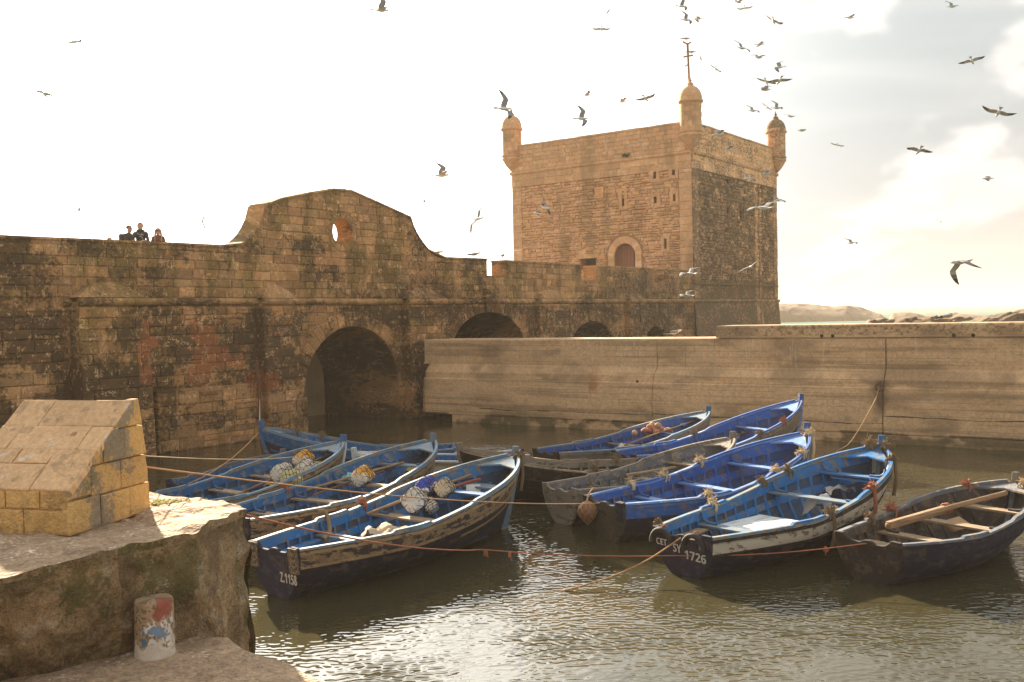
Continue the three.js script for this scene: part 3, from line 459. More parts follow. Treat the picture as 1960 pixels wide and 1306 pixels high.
    for (let y = 15.0; y < 16.66; y += 0.2766, row++) for (let i = 0; i < 9; i++) { const a0 = (i + (row % 2) * 0.5) / 9 * Math.PI * 2, a1 = a0 + Math.PI * 2 / 9; if (slit && row >= 2 && row <= 4 && Math.abs(((a0 + a1) / 2 - slit + Math.PI * 5) % (Math.PI * 2) - Math.PI) < 0.26) continue;
      const gb = new GB(), k = 0.82 + r() * 0.36; for (let j = 0; j < 3; j++) { const b0 = mix(a0, a1, j / 3), b1 = mix(a0, a1, (j + 1) / 3), P = (a, yy, n) => [(rad + n) * Math.sin(a), yy, (rad + n) * Math.cos(a)]; polyStone(gb, rectPts([b0 + (j ? 0 : 0.012), b1 - (j === 2 ? 0.012 : 0), y + 0.006, y + 0.2706]), (a, yy, n) => P(a, yy, n), (a, yy) => [a * 0.05, yy / 17], 0.0, 0.0, 0.03, [k, k, k], null); }
      mesh('drum_stone', gb.geo(), m, t); }
    return t;
  };
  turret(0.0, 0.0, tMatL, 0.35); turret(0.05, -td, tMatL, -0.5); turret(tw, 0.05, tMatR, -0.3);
}
{ // mast on the tower roof, with a cross arm
  const b = atDepth(1321, 190, 62.4), t = atDepth(1316, 84, 62.4);
  const m = thing('tower_mast', 'thin wooden mast with short cross arm rising behind the corner turret', 'mast', [b.x, 14.35, b.z]); const q = v => [v.x - b.x, v.y - 14.35, v.z - b.z];
  const wm = flat(0.28, 0.14, 0.07); mesh('pole', capTube([[0.15, 0, 0], q(b), q(t)], 0.07, 16, 8), wm, m); const c = atDepth(1319, 107, 62.4); mesh('cross_arm', capTube([q(atDepth(1309, 109, 62.4)), q(c), q(atDepth(1326, 106, 62.4))], 0.05), wm, m); mesh('cross_arm', capTube([q(atDepth(1308, 80, 62.4)), q(t), q(atDepth(1322, 81, 62.4))], 0.05), wm, m); mesh('tie', capTube([q(atDepth(1311, 127, 62.4)), q(atDepth(1319, 122, 62.4))], 0.035), wm, m);
}
// ---------------------------------------------------------------- concrete sea wall
const seawall = thing('sea_wall', 'long stepped concrete sea wall closing the harbour below the tower', 'sea wall', [-2.27, 0, -37.6], -Math.asin(0.545));
{
  const SX = (px, py, z = 0) => onPlane(px, py, seawall, 'z', z).x;
  const xl = SX(800, 740), xb = SX(866, 800), xr = 27, xj = SX(1247, 690), xk = SX(1690, 740), xrise = SX(1371, 636, -0.46);
  const crackY = x => 0.56 + 0.16 * (fbm(x * 0.5, 2, 5, 5) - 0.5) + (x > xk ? 0.22 : 0) + (x < xj ? -0.02 : 0.03);
  const streaks = []; { const r = rng(8); for (let i = 0; i < 46; i++) streaks.push([mix(1, 24, r()), 3.1 - r() * 0.5, 0.15 + r() * 0.6, 0.008 + r() * 0.012, r() < 0.6]); }
  const xRust = SX(1133, 722), xDark = SX(1684, 735);
  const tex = colorTex(2048, 640, (u, v) => {
    const x = xl - 0.3 + u * (xr - xl + 0.6), y = -1 + v * 5;
    const a = fbm(x * 0.5, y * 0.9, 401), b = fbm(x * 2.4, y * 2.4, 411, 5), f = fbm(x * 16, y * 16, 421, 3), bd = fbm(x * 0.25, y * 7.5, 431, 3), g = vnoise(x * 45, y * 45, 433);
    let c = mix3([0.51, 0.305, 0.152], [0.69, 0.45, 0.25], a * 0.6 + b * 0.5);
    c = mix3(c, [0.26, 0.165, 0.09], sstep(0.5, 0.75, bd) * 0.6);
    const line = Math.abs(((y * 5.2 + 0.06 * b) % 1) - 0.5); c = mix3(c, [0.16, 0.105, 0.055], (1 - sstep(0.0, 0.05, line)) * sstep(0.45, 0.6, vnoise(x * 0.7, y * 3, 441)) * 0.75);
    c = mix3(c, [0.15, 0.10, 0.055], sstep(0.54, 0.72, fbm(x * 0.7, y * 1.6, 451, 6) + (f - 0.5) * 0.3) * 0.5);
    if (y < 0.35) c = mix3(c, [0.085, 0.066, 0.026], sstep(0.35, 0.55, fbm(x * 1.7, y * 3, 461, 4)) * 0.8);
    if (y > 3.08) c = mix3(c, [0.17, 0.10, 0.055], sstep(0.55, 0.7, vnoise(x * 14, y * 14, 471) * 0.5 + g * 0.5) * 0.8);
    for (const [sx, sy, sl, sw, wh] of streaks) { if (Math.abs(x - sx) > 0.04) continue; const d = Math.abs(x - sx - 0.012 * Math.sin(y * 9 + sx)); if (d < sw && y < sy && y > sy - sl) c = mix3(c, wh ? [0.72, 0.64, 0.54] : [0.12, 0.08, 0.05], (0.35 + 0.5 * f) * (1 - d / sw)); }
    const ck = Math.abs(y - crackY(x)); if (x > 1.2 && ck < 0.006 + 0.022 * b * sstep(0.4, 0.6, vnoise(x * 2, 1, 5))) c = mix3(c, [0.035, 0.024, 0.014], 0.9);
    for (const j of [xj, xk]) { const jd = Math.abs(x - j - 0.05 * (fbm(y * 3, j, 9, 3) - 0.5)); if (jd < 0.009 + 0.01 * b && y < 2.6) c = mix3(c, [0.13, 0.085, 0.045], 0.6); }
    const rust = Math.hypot((x - xRust) * 1.2, (y - 1.5) * 0.9); c = mix3(c, [0.36, 0.15, 0.04], sstep(0.42, 0.1, rust + (b - 0.5) * 0.5) * 0.7);
    const dark = Math.hypot((x - xDark) * 1.3, (y - 1.2) * 0.5); c = mix3(c, [0.10, 0.06, 0.032], sstep(0.5, 0.12, dark + (b - 0.5) * 0.7) * 0.85);
    const k = 0.66 + 0.5 * f + 0.22 * g; return [c[0] * k, c[1] * k, c[2] * k];
  }, false);
  const mat = std({ map: tex, roughness: 0.95, bumpMap: scaled(stoneBump, 26, 5), bumpScale: 0.03 });
  const UV = (x, y) => [(x - xl + 0.3) / (xr - xl + 0.6), (y + 1) / 5];
  const lift = (name, x0, x1, prof, roundEnd) => {
    const n = Math.max(8, Math.round((x1 - x0) * 6)), segs = []; let L = 0; for (let i = 0; i + 1 < prof.length; i++) { const m = Math.max(1, Math.round(Math.hypot(prof[i + 1][0] - prof[i][0], prof[i + 1][1] - prof[i][1]) / 0.16)); for (let k = 0; k < m; k++) segs.push([mix(prof[i][0], prof[i + 1][0], k / m), mix(prof[i][1], prof[i + 1][1], k / m)]); } segs.push(prof[prof.length - 1]);
    const g = gridGeo(n, segs.length - 1, (u, v) => { const x = mix(x0, x1, u), q = segs[Math.round(v * (segs.length - 1))]; const nz = 0.012 * (fbm(x * 1.3, q[1] * 3, 481, 4) - 0.5) + 0.01 * (vnoise(x * 7, q[1] * 9, 482) - 0.5), e = roundEnd ? Math.pow(Math.max(0, 1 - (x - x0) / 0.35), 2) * 0.35 : 0; return [x, q[1] + (q[0] < -0.6 ? 0 : nz * 0.3), q[0] + nz - e]; }, (u, v, a) => UV(a[0], a[1] + a[2] * 0.2));
    const cap = s => { const gb = new GB(), x = s ? x1 : x0, c = [x, prof.reduce((a, p) => a + p[1], 0) / prof.length, prof.reduce((a, p) => a + p[0], 0) / prof.length - (s ? 0 : roundEnd ? 0.35 : 0)]; for (let i = 0; i < segs.length; i++) { const p = segs[i], q = segs[(i + 1) % segs.length], e = !s && roundEnd ? 0.35 : 0; gb.tri(c, [x, p[1], p[0] - e], [x, q[1], q[0] - e], UV(...c), UV(x - 0.3, p[1]), UV(x - 0.3, q[1])); } const q = gb.geo(); q.deleteAttribute('color'); return q; };
    return mesh(name, merge([toCreasedNormals(g, 0.25), cap(0), cap(1)]), mat, seawall);
  };
  for (const [a, b] of [[xb, xj - 0.01], [xj + 0.01, xk - 0.015], [xk + 0.015, xr]]) {
    const o = a === xb ? 0 : a > xj + 1 ? 0.035 : 0.012, A = a === xb ? xl : a;
    lift('footing', a, b, [[-2.4, -1], [0.02 + o, -1], [0.02 + o, 0.27], [-0.1, 0.3]]);
    lift('lower_lift', A, b, [[-2.4, 0.26], [-0.05, 0.26], [0.02 + o, 0.30], [0.01 + o, 0.75], [-0.02 + o, 1.2], [-0.06 + o, 1.61], [-0.1 + o, 1.64], [-0.16, 1.65]], a === xb);
    lift('middle_lift', A, b, [[-2.4, 1.63], [-0.16 + o, 1.645], [-0.18 + o, 1.86], [-0.45 + o * 0.4, 2.16], [-0.6, 2.17]], a === xb);
    lift('upper_lift', A, b, [[-2.4, 2.15], [-0.455 + o * 0.5, 2.165], [-0.47 + o * 0.5, 3.06], [-0.5, 3.1], [-2.4, 3.1]]);
  }
  lift('raised_block', xrise, xr, [[-2.1, 3.09], [-0.44, 3.11], [-0.45, 3.45], [-0.5, 3.5], [-2.1, 3.5], [-2.1, 3.12]]);
  { const p = onPlane(1685, 736, seawall, 'z', -0.02), g = new THREE.TorusGeometry(0.11, 0.02, 6, 18); g.translate(p.x, p.y - 0.08, 0.1); const st = bx(0.07, 0.09, 0.24, p.x, p.y + 0.05, 0.05); mesh('mooring_ring', merge([g, st]), flat(0.13, 0.055, 0.025, 0.7), seawall); }
  const hr = rng(44), hg = [...[[957, 729], [1081, 738], [1220, 731], [1573, 643], [1594, 643], [1826, 642], [1863, 642]].map(([x, y]) => { const p = onPlane(x, y, seawall, 'z', y < 660 ? -0.44 : -0.1); const g = new THREE.SphereGeometry(0.055, 8, 6); g.scale(1, 1, 0.4); g.translate(p.x, p.y, p.z + 0.0); return g; })];
  const plugMat = flat(0.03, 0.02, 0.012); for (const g of hg) mesh('drain_plug', g, plugMat, seawall);
}

// ---------------------------------------------------------------- the quay in the foreground
const quayTex = colorTex(1024, 1024, (u, v) => {
  const x = u * 4, y = v * 4, a = fbm(x * 1.2, y * 1.2, 501), b = fbm(x * 5, y * 5, 511, 5), f = fbm(x * 26, y * 26, 521, 3), g = vnoise(x * 70, y * 70, 523);
  let c = mix3([0.26, 0.16, 0.074], [0.52, 0.335, 0.175], a * 0.55 + b * 0.55);
  c = mix3(c, [0.52, 0.40, 0.27], sstep(0.6, 0.72, b) * 0.55);
  c = mix3(c, [0.052, 0.042, 0.017], sstep(0.46, 0.68, fbm(x * 1.1 + 3, y * 1.5, 531, 6) + (f - 0.5) * 0.5 + (g - 0.5) * 0.12) * 0.68);
  c = mix3(c, [0.115, 0.095, 0.022], sstep(0.52, 0.64, fbm(x * 2.3, y * 1.9, 541, 5) + (f - 0.5) * 0.4) * 0.65);
  c = mix3(c, [0.16, 0.09, 0.045], sstep(0.6, 0.72, fbm(x * 2, y * 2, 551, 4)) * 0.5);
  c = mix3(c, [0.62, 0.55, 0.45], sstep(0.8, 0.87, g * 0.5 + b * 0.5) * 0.6);
  const ck = Math.abs(fbm(x * 1.3, y * 1.3, 561, 4) - 0.5); if (ck < 0.0022 * b) c = mix3(c, [0.04, 0.028, 0.014], 0.85);
  const k = 0.32 + 0.8 * f + 0.55 * g; return [c[0] * k, c[1] * k, c[2] * k];
});
const quayTopTex = colorTex(1024, 1024, (u, v) => {
  const x = u * 4, y = v * 4, b = fbm(x * 5, y * 5, 611, 5), f = fbm(x * 24, y * 24, 621, 3), g = vnoise(x * 60, y * 60, 623), a = fbm(x, y, 631);
  let c = mix3([0.31, 0.20, 0.118], [0.48, 0.335, 0.21], a * 0.5 + b * 0.5); c = mix3(c, [0.22, 0.15, 0.085], sstep(0.58, 0.7, fbm(x * 3, y * 3, 641, 5)) * 0.6); c = mix3(c, [0.68, 0.6, 0.5], sstep(0.72, 0.8, g * 0.6 + b * 0.4) * 0.7); const k = 0.4 + 0.75 * f + 0.45 * g; return [c[0] * k, c[1] * k, c[2] * k];
});
const quayMat = std({ map: quayTex, roughness: 0.97, bumpMap: scaled(stoneBump, 5, 5), bumpScale: 0.09 }), quayTopMat = std({ map: quayTopTex, roughness: 0.95, bumpMap: scaled(stoneBump, 4, 4), bumpScale: 0.06 });
const QL = 1.7, QT = 2.45;                                       // levels of the lower landing and of the upper block
const path = (pts, u) => { const n = pts.length - 1, t = Math.min(n - 1e-6, u * n), i = Math.floor(t), f = t - i; return [mix(pts[i][0], pts[i + 1][0], f), mix(pts[i][1], pts[i + 1][1], f)]; };
{
  const P2 = (px, py, y) => { const p = onLevel(px, py, y); return [p.x, -p.z]; };
  const top = [[-6.2, 3.6], P2(-300, 1175, QT), P2(0, 1106, QT), P2(110, 1080, QT), P2(217, 1053, QT), P2(318, 1034, QT), P2(378, 1018, QT), P2(425, 997, QT), P2(468, 977, QT)];
  const bot = [[-6.4, 3.8], P2(-250, 1370, QL), P2(0, 1296, QL), P2(110, 1282, QL), P2(215, 1256, QL), P2(330, 1228, QL), P2(385, 1216, QL), P2(440, 1222, QL), [P2(470, 977, QT)[0] + 0.10, P2(468, 977, QT)[1] - 0.42]];
  const side = [top[top.length - 1], P2(458, 969, QT), P2(425, 962, QT), P2(380, 955, QT), P2(320, 950, QT), P2(255, 944, QT), [-4.6, 9.0], [-7, 10]];
  const crown = (p) => { const q = { x: p[0], y: p[1], z: p[2] }; return [p[0] + 0.07 * noise3(q, 1.6, 3) + 0.04 * noise3(q, 5, 4) + 0.025 * noise3(q, 14, 5), p[1] + 0.05 * noise3(q, 2.6, 13) + 0.03 * noise3(q, 8, 14), p[2] + 0.07 * noise3(q, 1.6, 23) + 0.04 * noise3(q, 5, 24) + 0.025 * noise3(q, 14, 25)]; };
  const arcs = [0]; for (let i = 1; i <= 240; i++) { const p = path(top, (i - 1) / 240), q = path(top, i / 240); arcs.push(arcs[i - 1] + Math.hypot(q[0] - p[0], q[1] - p[1])); } const arc = u => arcs[Math.round(u * 240)];
  const yb = (u) => u > 0.86 ? mix(QL - 0.03, -0.6, sstep(0.86, 1, u)) : QL - 0.06;
  const face = gridGeo(240, 70, (u, v) => { const t = path(top, u), b = path(bot, u), w = 1 - v, e = Math.pow(v, 8) * 0.05, bulge = 0.05 * Math.sin(Math.PI * v); const y0 = yb(u); return crown([mix(t[0], b[0], w) + bulge * 0.6, mix(y0, QT, v), -(mix(t[1], b[1], w) - bulge - e * 0.0)]); }, (u, v, a) => [arc(u) / 2.4, a[1] / 2.4]);
  const back = gridGeo(120, 40, (u, v) => { const t = path(side, u); return crown([t[0] + (1 - v) * 0.12, mix(-0.8, QT, v), -t[1] - (1 - v) * 0.12]); }, (u, v, a) => [a[2] / 4, a[1] / 4]);
  const topG = gridGeo(240, 60, (u, v) => { const t = path(top, u), s = path(side, 1 - u), p = crown([mix(t[0], s[0], v), QT, -mix(t[1], s[1], v)]); return p; }, (u, v, a) => [a[0] / 4, a[2] / 4]);
  const q = thing('quay_block', 'broken upper quay of stained concrete carrying the stone merlon', 'quay', [-3, 0, -7]); const off = g => { g.translate(3, 0, 7); return g; };
  mesh('face', off(merge([face, back])), quayMat, q); mesh('top', off(topG), quayTopMat, q);
  q.userData.kind = 'structure';
  // lower landing
  const edge = [P2(440, 1218, QL), P2(480, 1240, QL), P2(500, 1249, QL), P2(535, 1257, QL), P2(575, 1272, QL), P2(610, 1288, QL), P2(645, 1308, QL), [-0.75, 5.75], [-0.3, 4.6], [0.3, 3], [0.8, 1], [1, -3]];
  const land = gridGeo(160, 60, (u, v) => { const e = path(edge, u), l = [mix(-3.4, -7, Math.min(1, u * 1.5)), mix(7.6, -3, u)]; const x = mix(e[0], l[0], v), d = mix(e[1], l[1], v), z = { x, y: 0, z: -d }; return [x + 0.05 * noise3(z, 4, 2) * (v < 0.02 ? 1 : 0.3), QL + 0.018 * noise3(z, 2.2, 31) + 0.012 * noise3(z, 9, 33) - (v < 0.02 ? 0.03 : 0), -d]; }, (u, v, a) => [a[0] / 4, a[2] / 4]);
  const wall = gridGeo(160, 20, (u, v) => { const e = path(edge, u), z = { x: e[0], y: v * 2, z: -e[1] }; return [e[0] + 0.05 * noise3({ x: e[0], y: 0, z: -e[1] }, 4, 2) + (1 - v) * 0.06 + (v < 0.99 ? 0.06 * noise3(z, 3, 8) : 0), mix(-0.8, QL - 0.03 + 0.018 * noise3({ x: e[0], y: 0, z: -e[1] }, 2.2, 31), v), -e[1]]; }, (u, v, a) => [u * 3, a[1] / 4]);
  const l = thing('quay_landing', 'lower quay landing with the painted bollard', 'quay', [-1.5, 0, -5]); const of2 = g => { g.translate(1.5, 0, 5); return g; };
  mesh('top', of2(land), quayTopMat, l); mesh('face', of2(wall), quayMat, l); l.userData.kind = 'structure';
  // moss on the far edge of the block
  const mr = rng(64), mg = []; for (const [cx, cy, n, sp] of [[318, 957, 60, 0.1], [340, 958, 90, 0.14], [285, 947, 40, 0.08], [300, 962, 50, 0.1]]) for (let i = 0; i < n; i++) { const p = onLevel(cx, cy, QT), s = new THREE.IcosahedronGeometry(0.005 + mr() * 0.008, 0); s.scale(1.3, 0.6, 1.2); s.translate(p.x + (mr() + mr() - 1) * sp * 1.9, QT - 0.012 + 0.012 * mr(), p.z + (mr() + mr() - 1) * sp); mg.push(s); }
  tag(mesh('moss', merge(mg), flat(0.26, 0.25, 0.02)), 'yellow green moss growing on the broken quay edge beside merlon', 'moss', null, 'stuff');
}
{ // bollard
  const p = onLevel(297, 1255, QL); const b = thing('bollard', 'short concrete bollard daubed with red, white and blue paint', 'bollard', [p.x, QL - 0.02, p.z]);
  const tex = colorTex(512, 512, (u, v) => { const x = u * 1.0, y = v * 0.62, a = fbm(x * 9, y * 9, 701, 5), g = vnoise(x * 60, y * 60, 703), n = fbm(x * 14, y * 14, 711, 4); let c = mix3([0.26, 0.165, 0.085], [0.46, 0.32, 0.19], a); if (g > 0.66) c = mix3(c, [0.13, 0.08, 0.045], 0.75); const q = (cx, cy, rx, ry, s) => { const d = Math.hypot(((x - cx + 0.5) % 1 - 0.5) / rx, (y - cy) / ry); return sstep(1.1, 0.7, d + (fbm(x * 22, y * 22, s, 5) - 0.5) * 2.6) * (g > 0.7 ? 0.25 : 1); };
    c = mix3(c, [0.66, 0.56, 0.46], sstep(0.14, 0.09, y + (n - 0.5) * 0.22)); c = mix3(c, [0.68, 0.6, 0.52], q(0.52, 0.21, 0.16, 0.11, 721)); c = mix3(c, [0.34, 0.065, 0.05], q(0.55, 0.37, 0.12, 0.10, 731) * 0.85); c = mix3(c, [0.08, 0.2, 0.36], q(0.5, 0.22, 0.1, 0.05, 741) * 0.85); c = mix3(c, [0.08, 0.18, 0.3], q(0.38, 0.15, 0.035, 0.04, 751)); const k = 0.8 + 0.4 * n; return [c[0] * k, c[1] * k, c[2] * k]; });
  const g = new THREE.LatheGeometry([[0.001, 0], [0.135, 0], [0.134, 0.04], [0.13, 0.2], [0.129, 0.395], [0.122, 0.415], [0.1, 0.42], [0.001, 0.422]].map(q => new THREE.Vector2(...q)), 48); const ps = g.attributes.position; for (let i = 0; i < ps.count; i++) { const v = { x: ps.getX(i), y: ps.getY(i), z: ps.getZ(i) }; ps.setX(i, v.x * (1 + 0.03 * noise3(v, 14, 3))); ps.setZ(i, v.z * (1 + 0.03 * noise3(v, 14, 3))); ps.setY(i, v.y + 0.006 * noise3(v, 16, 5)); g.attributes.uv.setY(i, v.y / 0.62); } g.computeVertexNormals(); g.rotateY(0.55 + Math.PI);
  mesh('shaft', g, std({ map: tex, roughness: 0.9, bumpMap: scaled(stoneBump, 2, 1), bumpScale: 0.02 }), b);
}
{ // the merlon: stone blocks on a sloping parapet end
  const turn = -Math.atan2(0.25, 0.968), p = onLevel(131, 1021, QT);
  const m = thing('stone_merlon', 'sloping sandstone merlon with faded blue paint standing on the quay', 'merlon', [p.x, QT - 0.03, p.z], turn);
  const LX = -1.02, r = rng(77);
  const tex = colorTex(1024, 1024, (u, v) => { const x = u * 2, y = v * 2, a = fbm(x * 2, y * 2, 801), b = fbm(x * 8, y * 8, 811, 5), f = fbm(x * 40, y * 40, 821, 3); let c = mix3([0.60, 0.345, 0.115], [0.74, 0.46, 0.19], a * 0.6 + b * 0.4); c = mix3(c, [0.36, 0.22, 0.10], sstep(0.58, 0.72, b) * 0.5); c = mix3(c, [0.30, 0.17, 0.07], sstep(0.62, 0.75, fbm(x * 3.1, y * 3.1, 831, 5)) * 0.5); const k = 0.8 + 0.4 * f; return [c[0] * k, c[1] * k, c[2] * k]; });
  const texS = colorTex(1024, 1024, (u, v) => { const x = u * 2, y = v * 2, b = fbm(x * 8, y * 8, 911, 5), f = fbm(x * 40, y * 40, 921, 3), a = fbm(x * 2, y * 2, 901); let c = mix3([0.66, 0.40, 0.20], [0.78, 0.50, 0.28], a * 0.5 + b * 0.5); c = mix3(c, [0.30, 0.19, 0.10], sstep(0.6, 0.72, b) * 0.45); const sp = fbm(x * 5 + y * 3, y * 9 - x * 5, 941, 4); c = mix3(c, [0.72, 0.64, 0.54], sstep(0.75, 0.80, sp) * 0.7); c = mix3(c, [0.26, 0.14, 0.075], sstep(0.76, 0.84, fbm(x * 16, y * 7, 951, 4)) * 0.7); const k = 0.8 + 0.4 * f; return [c[0] * k, c[1] * k, c[2] * k]; });
  const texE = colorTex(1024, 1024, (u, v) => { const x = u * 2, y = v * 2, a = fbm(x * 2, y * 2, 801), b = fbm(x * 8, y * 8, 861, 5), f = fbm(x * 40, y * 40, 821, 3); let c = mix3([0.60, 0.345, 0.115], [0.74, 0.46, 0.19], a * 0.6 + b * 0.4); const d = fbm(x * 3.2, y * 1.6, 871, 5); const w = sstep(0.40, 0.10, Math.abs(x - 0.18)) * 0.20 + sstep(0.2, 0.05, Math.abs(x - 0.42)) * 0.06; c = mix3(c, [0.085, 0.135, 0.17], sstep(0.48, 0.64, d + w - 0.07 + (f - 0.5) * 0.4) * 0.62); c = mix3(c, [0.17, 0.15, 0.055], sstep(0.6, 0.7, fbm(x * 4, y * 4, 881, 5)) * 0.5); const k = 0.8 + 0.4 * f; return [c[0] * k, c[1] * k, c[2] * k]; });
  const mk = t => std({ map: t, vertexColors: true, roughness: 0.95, bumpMap: scaled(stoneBump, 3, 3), bumpScale: 0.045 }), mF = mk(tex), mS = mk(texS), mE = mk(texE), core = flat(0.42, 0.26, 0.13);
  const zr = 0.78, yf = 0.34, yr = 0.945, sl = Math.hypot(zr, yr - yf), nz = (yr - yf) / sl, ny = zr / sl;
  { const sh = new THREE.Shape(); sh.moveTo(0.02, 0); sh.lineTo(0.02, yf - 0.02); sh.lineTo(zr, yr - 0.025); sh.lineTo(zr + 0.08, yr - 0.04); sh.lineTo(0.98, 0); sh.closePath(); const g = new THREE.ExtrudeGeometry(sh, { depth: -LX - 0.04, bevelEnabled: false }); g.rotateY(Math.PI / 2); g.translate(LX + 0.02, 0, 0); mesh('core', g, core, m); }
  const UVm = (a, b) => [a / 2, b / 2];
  // front courses
  const front = (x, y, n) => [x, y, n]; let y = 0;
  for (const [h, cuts] of [[0.195, [LX, -0.74, -0.40, 0]], [0.145, [LX, -0.86, -0.56, -0.25, 0]]]) { for (let i = 0; i + 1 < cuts.length; i++) { const gb = new GB(), k = 0.88 + r() * 0.24; polyStone(gb, rectPts([cuts[i] + 0.004, cuts[i + 1] - 0.004, y + 0.004, y + h - 0.004], r, 0.008), front, UVm, 0.0, 0.014, 0.05, [k, k, k * 0.97], r); mesh('block', gb.geo(), mF, m); } y += h; }
  // slabs of the slope
  const slope = (x, t, n) => [x, yf + (yr - yf) * t / sl + n * ny, -zr * t / sl + n * nz]; let t = 0; const rows = [0.27, 0.15, 0.26, sl - 0.68];
  rows.forEach((h, ri) => { let x = LX; const off = [0.3, 0.36, 0.2, 0.33][ri]; let first = true; while (x < 0.01) { const e = Math.min(0.02, x + (first ? off : 0.28 + r() * 0.14)); first = false; const gb = new GB(), k = 0.88 + r() * 0.22; if (0.02 - e < 0.12 && e < 0.02) { polyStone(gb, rectPts([x + 0.0015, 0.02, t + 0.0015, t + h - 0.0015], r, 0.012), slope, UVm, 0.012, 0.006, 0.04, [k, k, k], r); x = 0.05; } else { polyStone(gb, rectPts([x + 0.0015, e - 0.0015, t + 0.0015, t + h - 0.0015], r, 0.012), slope, UVm, 0.012, 0.006, 0.04, [k, k, k], r); x = e; } mesh('slab', gb.geo(), mS, m); } t += h; });
  // end face, blocks cut by the slope
  const clip = (pts, a, b, c) => { const out = []; for (let i = 0; i < pts.length; i++) { const p = pts[i], q = pts[(i + 1) % pts.length], dp = a * p[0] + b * p[1] - c, dq = a * q[0] + b * q[1] - c; if (dp <= 0) out.push(p); if (dp * dq < 0) { const k = dp / (dp - dq); out.push([mix(p[0], q[0], k), mix(p[1], q[1], k)]); } } return out; };
  const end = (d, yy, n) => [n, yy, -d], k1 = (yr - yf) / zr;
  for (const [d0, d1, y0, y1] of [[0, 0.36, 0, 0.26], [0.36, 0.72, 0, 0.25], [0.72, 1.0, 0, 0.25], [0, 0.26, 0.27, 0.54], [0.26, 0.62, 0.25, 0.49], [0.62, 0.98, 0.25, 0.49], [0.26, 0.40, 0.49, 0.74], [0.40, 0.66, 0.49, 0.74], [0.66, 0.95, 0.49, 0.74], [0.4, 0.90, 0.74, 0.96]]) {
    let pts = [[d0 + 0.005, y0 + 0.005], [d1 - 0.005, y0 + 0.005], [d1 - 0.005, y1 - 0.005], [d0 + 0.005, y1 - 0.005]]; pts = clip(pts, -k1, 1, yf - 0.004); pts = clip(pts, 5.2, 1, 5.42 + 0.0); if (pts.length < 3) continue; const gb = new GB(), k = 0.9 + r() * 0.22; polyStone(gb, pts, end, UVm, d0 > 0.9 ? 0.02 : 0.008 + r() * 0.022, 0.012, 0.05, [k, k, k * 0.97], r); mesh('block', gb.geo(), mE, m);
  }
  const bk = new GB(); polyStone(bk, rectPts([LX, 0, 0, 0.9]).reverse(), (x, yy, n) => [x, yy, -0.985 + (yy > 0.7 ? 0.06 : 0) - n + yy * 0.1], UVm, 0.0, 0.01, 0.03, [0.9, 0.9, 0.9], r); mesh('block', bk.geo(), mF, m);
  const n2 = m.clone(); n2.name = numbered('stone_merlon'); scene.add(n2); n2.position.add(new THREE.Vector3(-1.5, 0, 0).applyAxisAngle(new THREE.Vector3(0, 1, 0), turn)); n2.userData = { label: 'next merlon along the quay parapet, shading the ground beside the painted one', category: 'merlon' };
}
// ---------------------------------------------------------------- boats
const font = await new FontLoader().loadAsync('fonts/droid/droid_sans_bold.typeface.json');
function paintTex(base, under, wear, seed, dirt = [0.12, 0.08, 0.05]) {
  return colorTex(256, 256, (u, v) => {
    const a = tfbm(u, v, 4, seed, 5), st = tnoise(u * 1, v, 64, seed + 7), b = tfbm(u, v, 16, seed + 3, 4), f = tnoise(u, v, 256, seed + 5), el = 0.5 * tfbm(u, (v * 4) % 1, 8, seed + 11, 4) + 0.5 * b;
    let c = base.map(x => x * (0.72 + 0.56 * a)); c = mix3(c, base.map(x => Math.min(0.75, x * 1.5 + 0.05)), sstep(0.55, 0.75, b) * 0.35);
    c = mix3(c, under.map(x => x * (0.7 + 0.6 * st)), sstep(1 - wear, 1 - wear + 0.07, el) * 0.92);
    c = mix3(c, dirt, sstep(0.6, 0.75, tfbm(u, v, 8, seed + 21, 5)) * 0.45);
    const k = 0.86 + 0.28 * f; return c.map(x => x * k);
  });
}
const wood = [0.30, 0.205, 0.12], greyWood = [0.22, 0.18, 0.14], pale = [0.55, 0.56, 0.56];
const PT = {};
function paint(key, base, under, wear, rough = 0.62) { return PT[key] || (PT[key] = std({ map: paintTex(base, under, wear, 1000 + Object.keys(PT).length * 37), roughness: rough, bumpMap: woodBump, bumpScale: 0.006 })); }
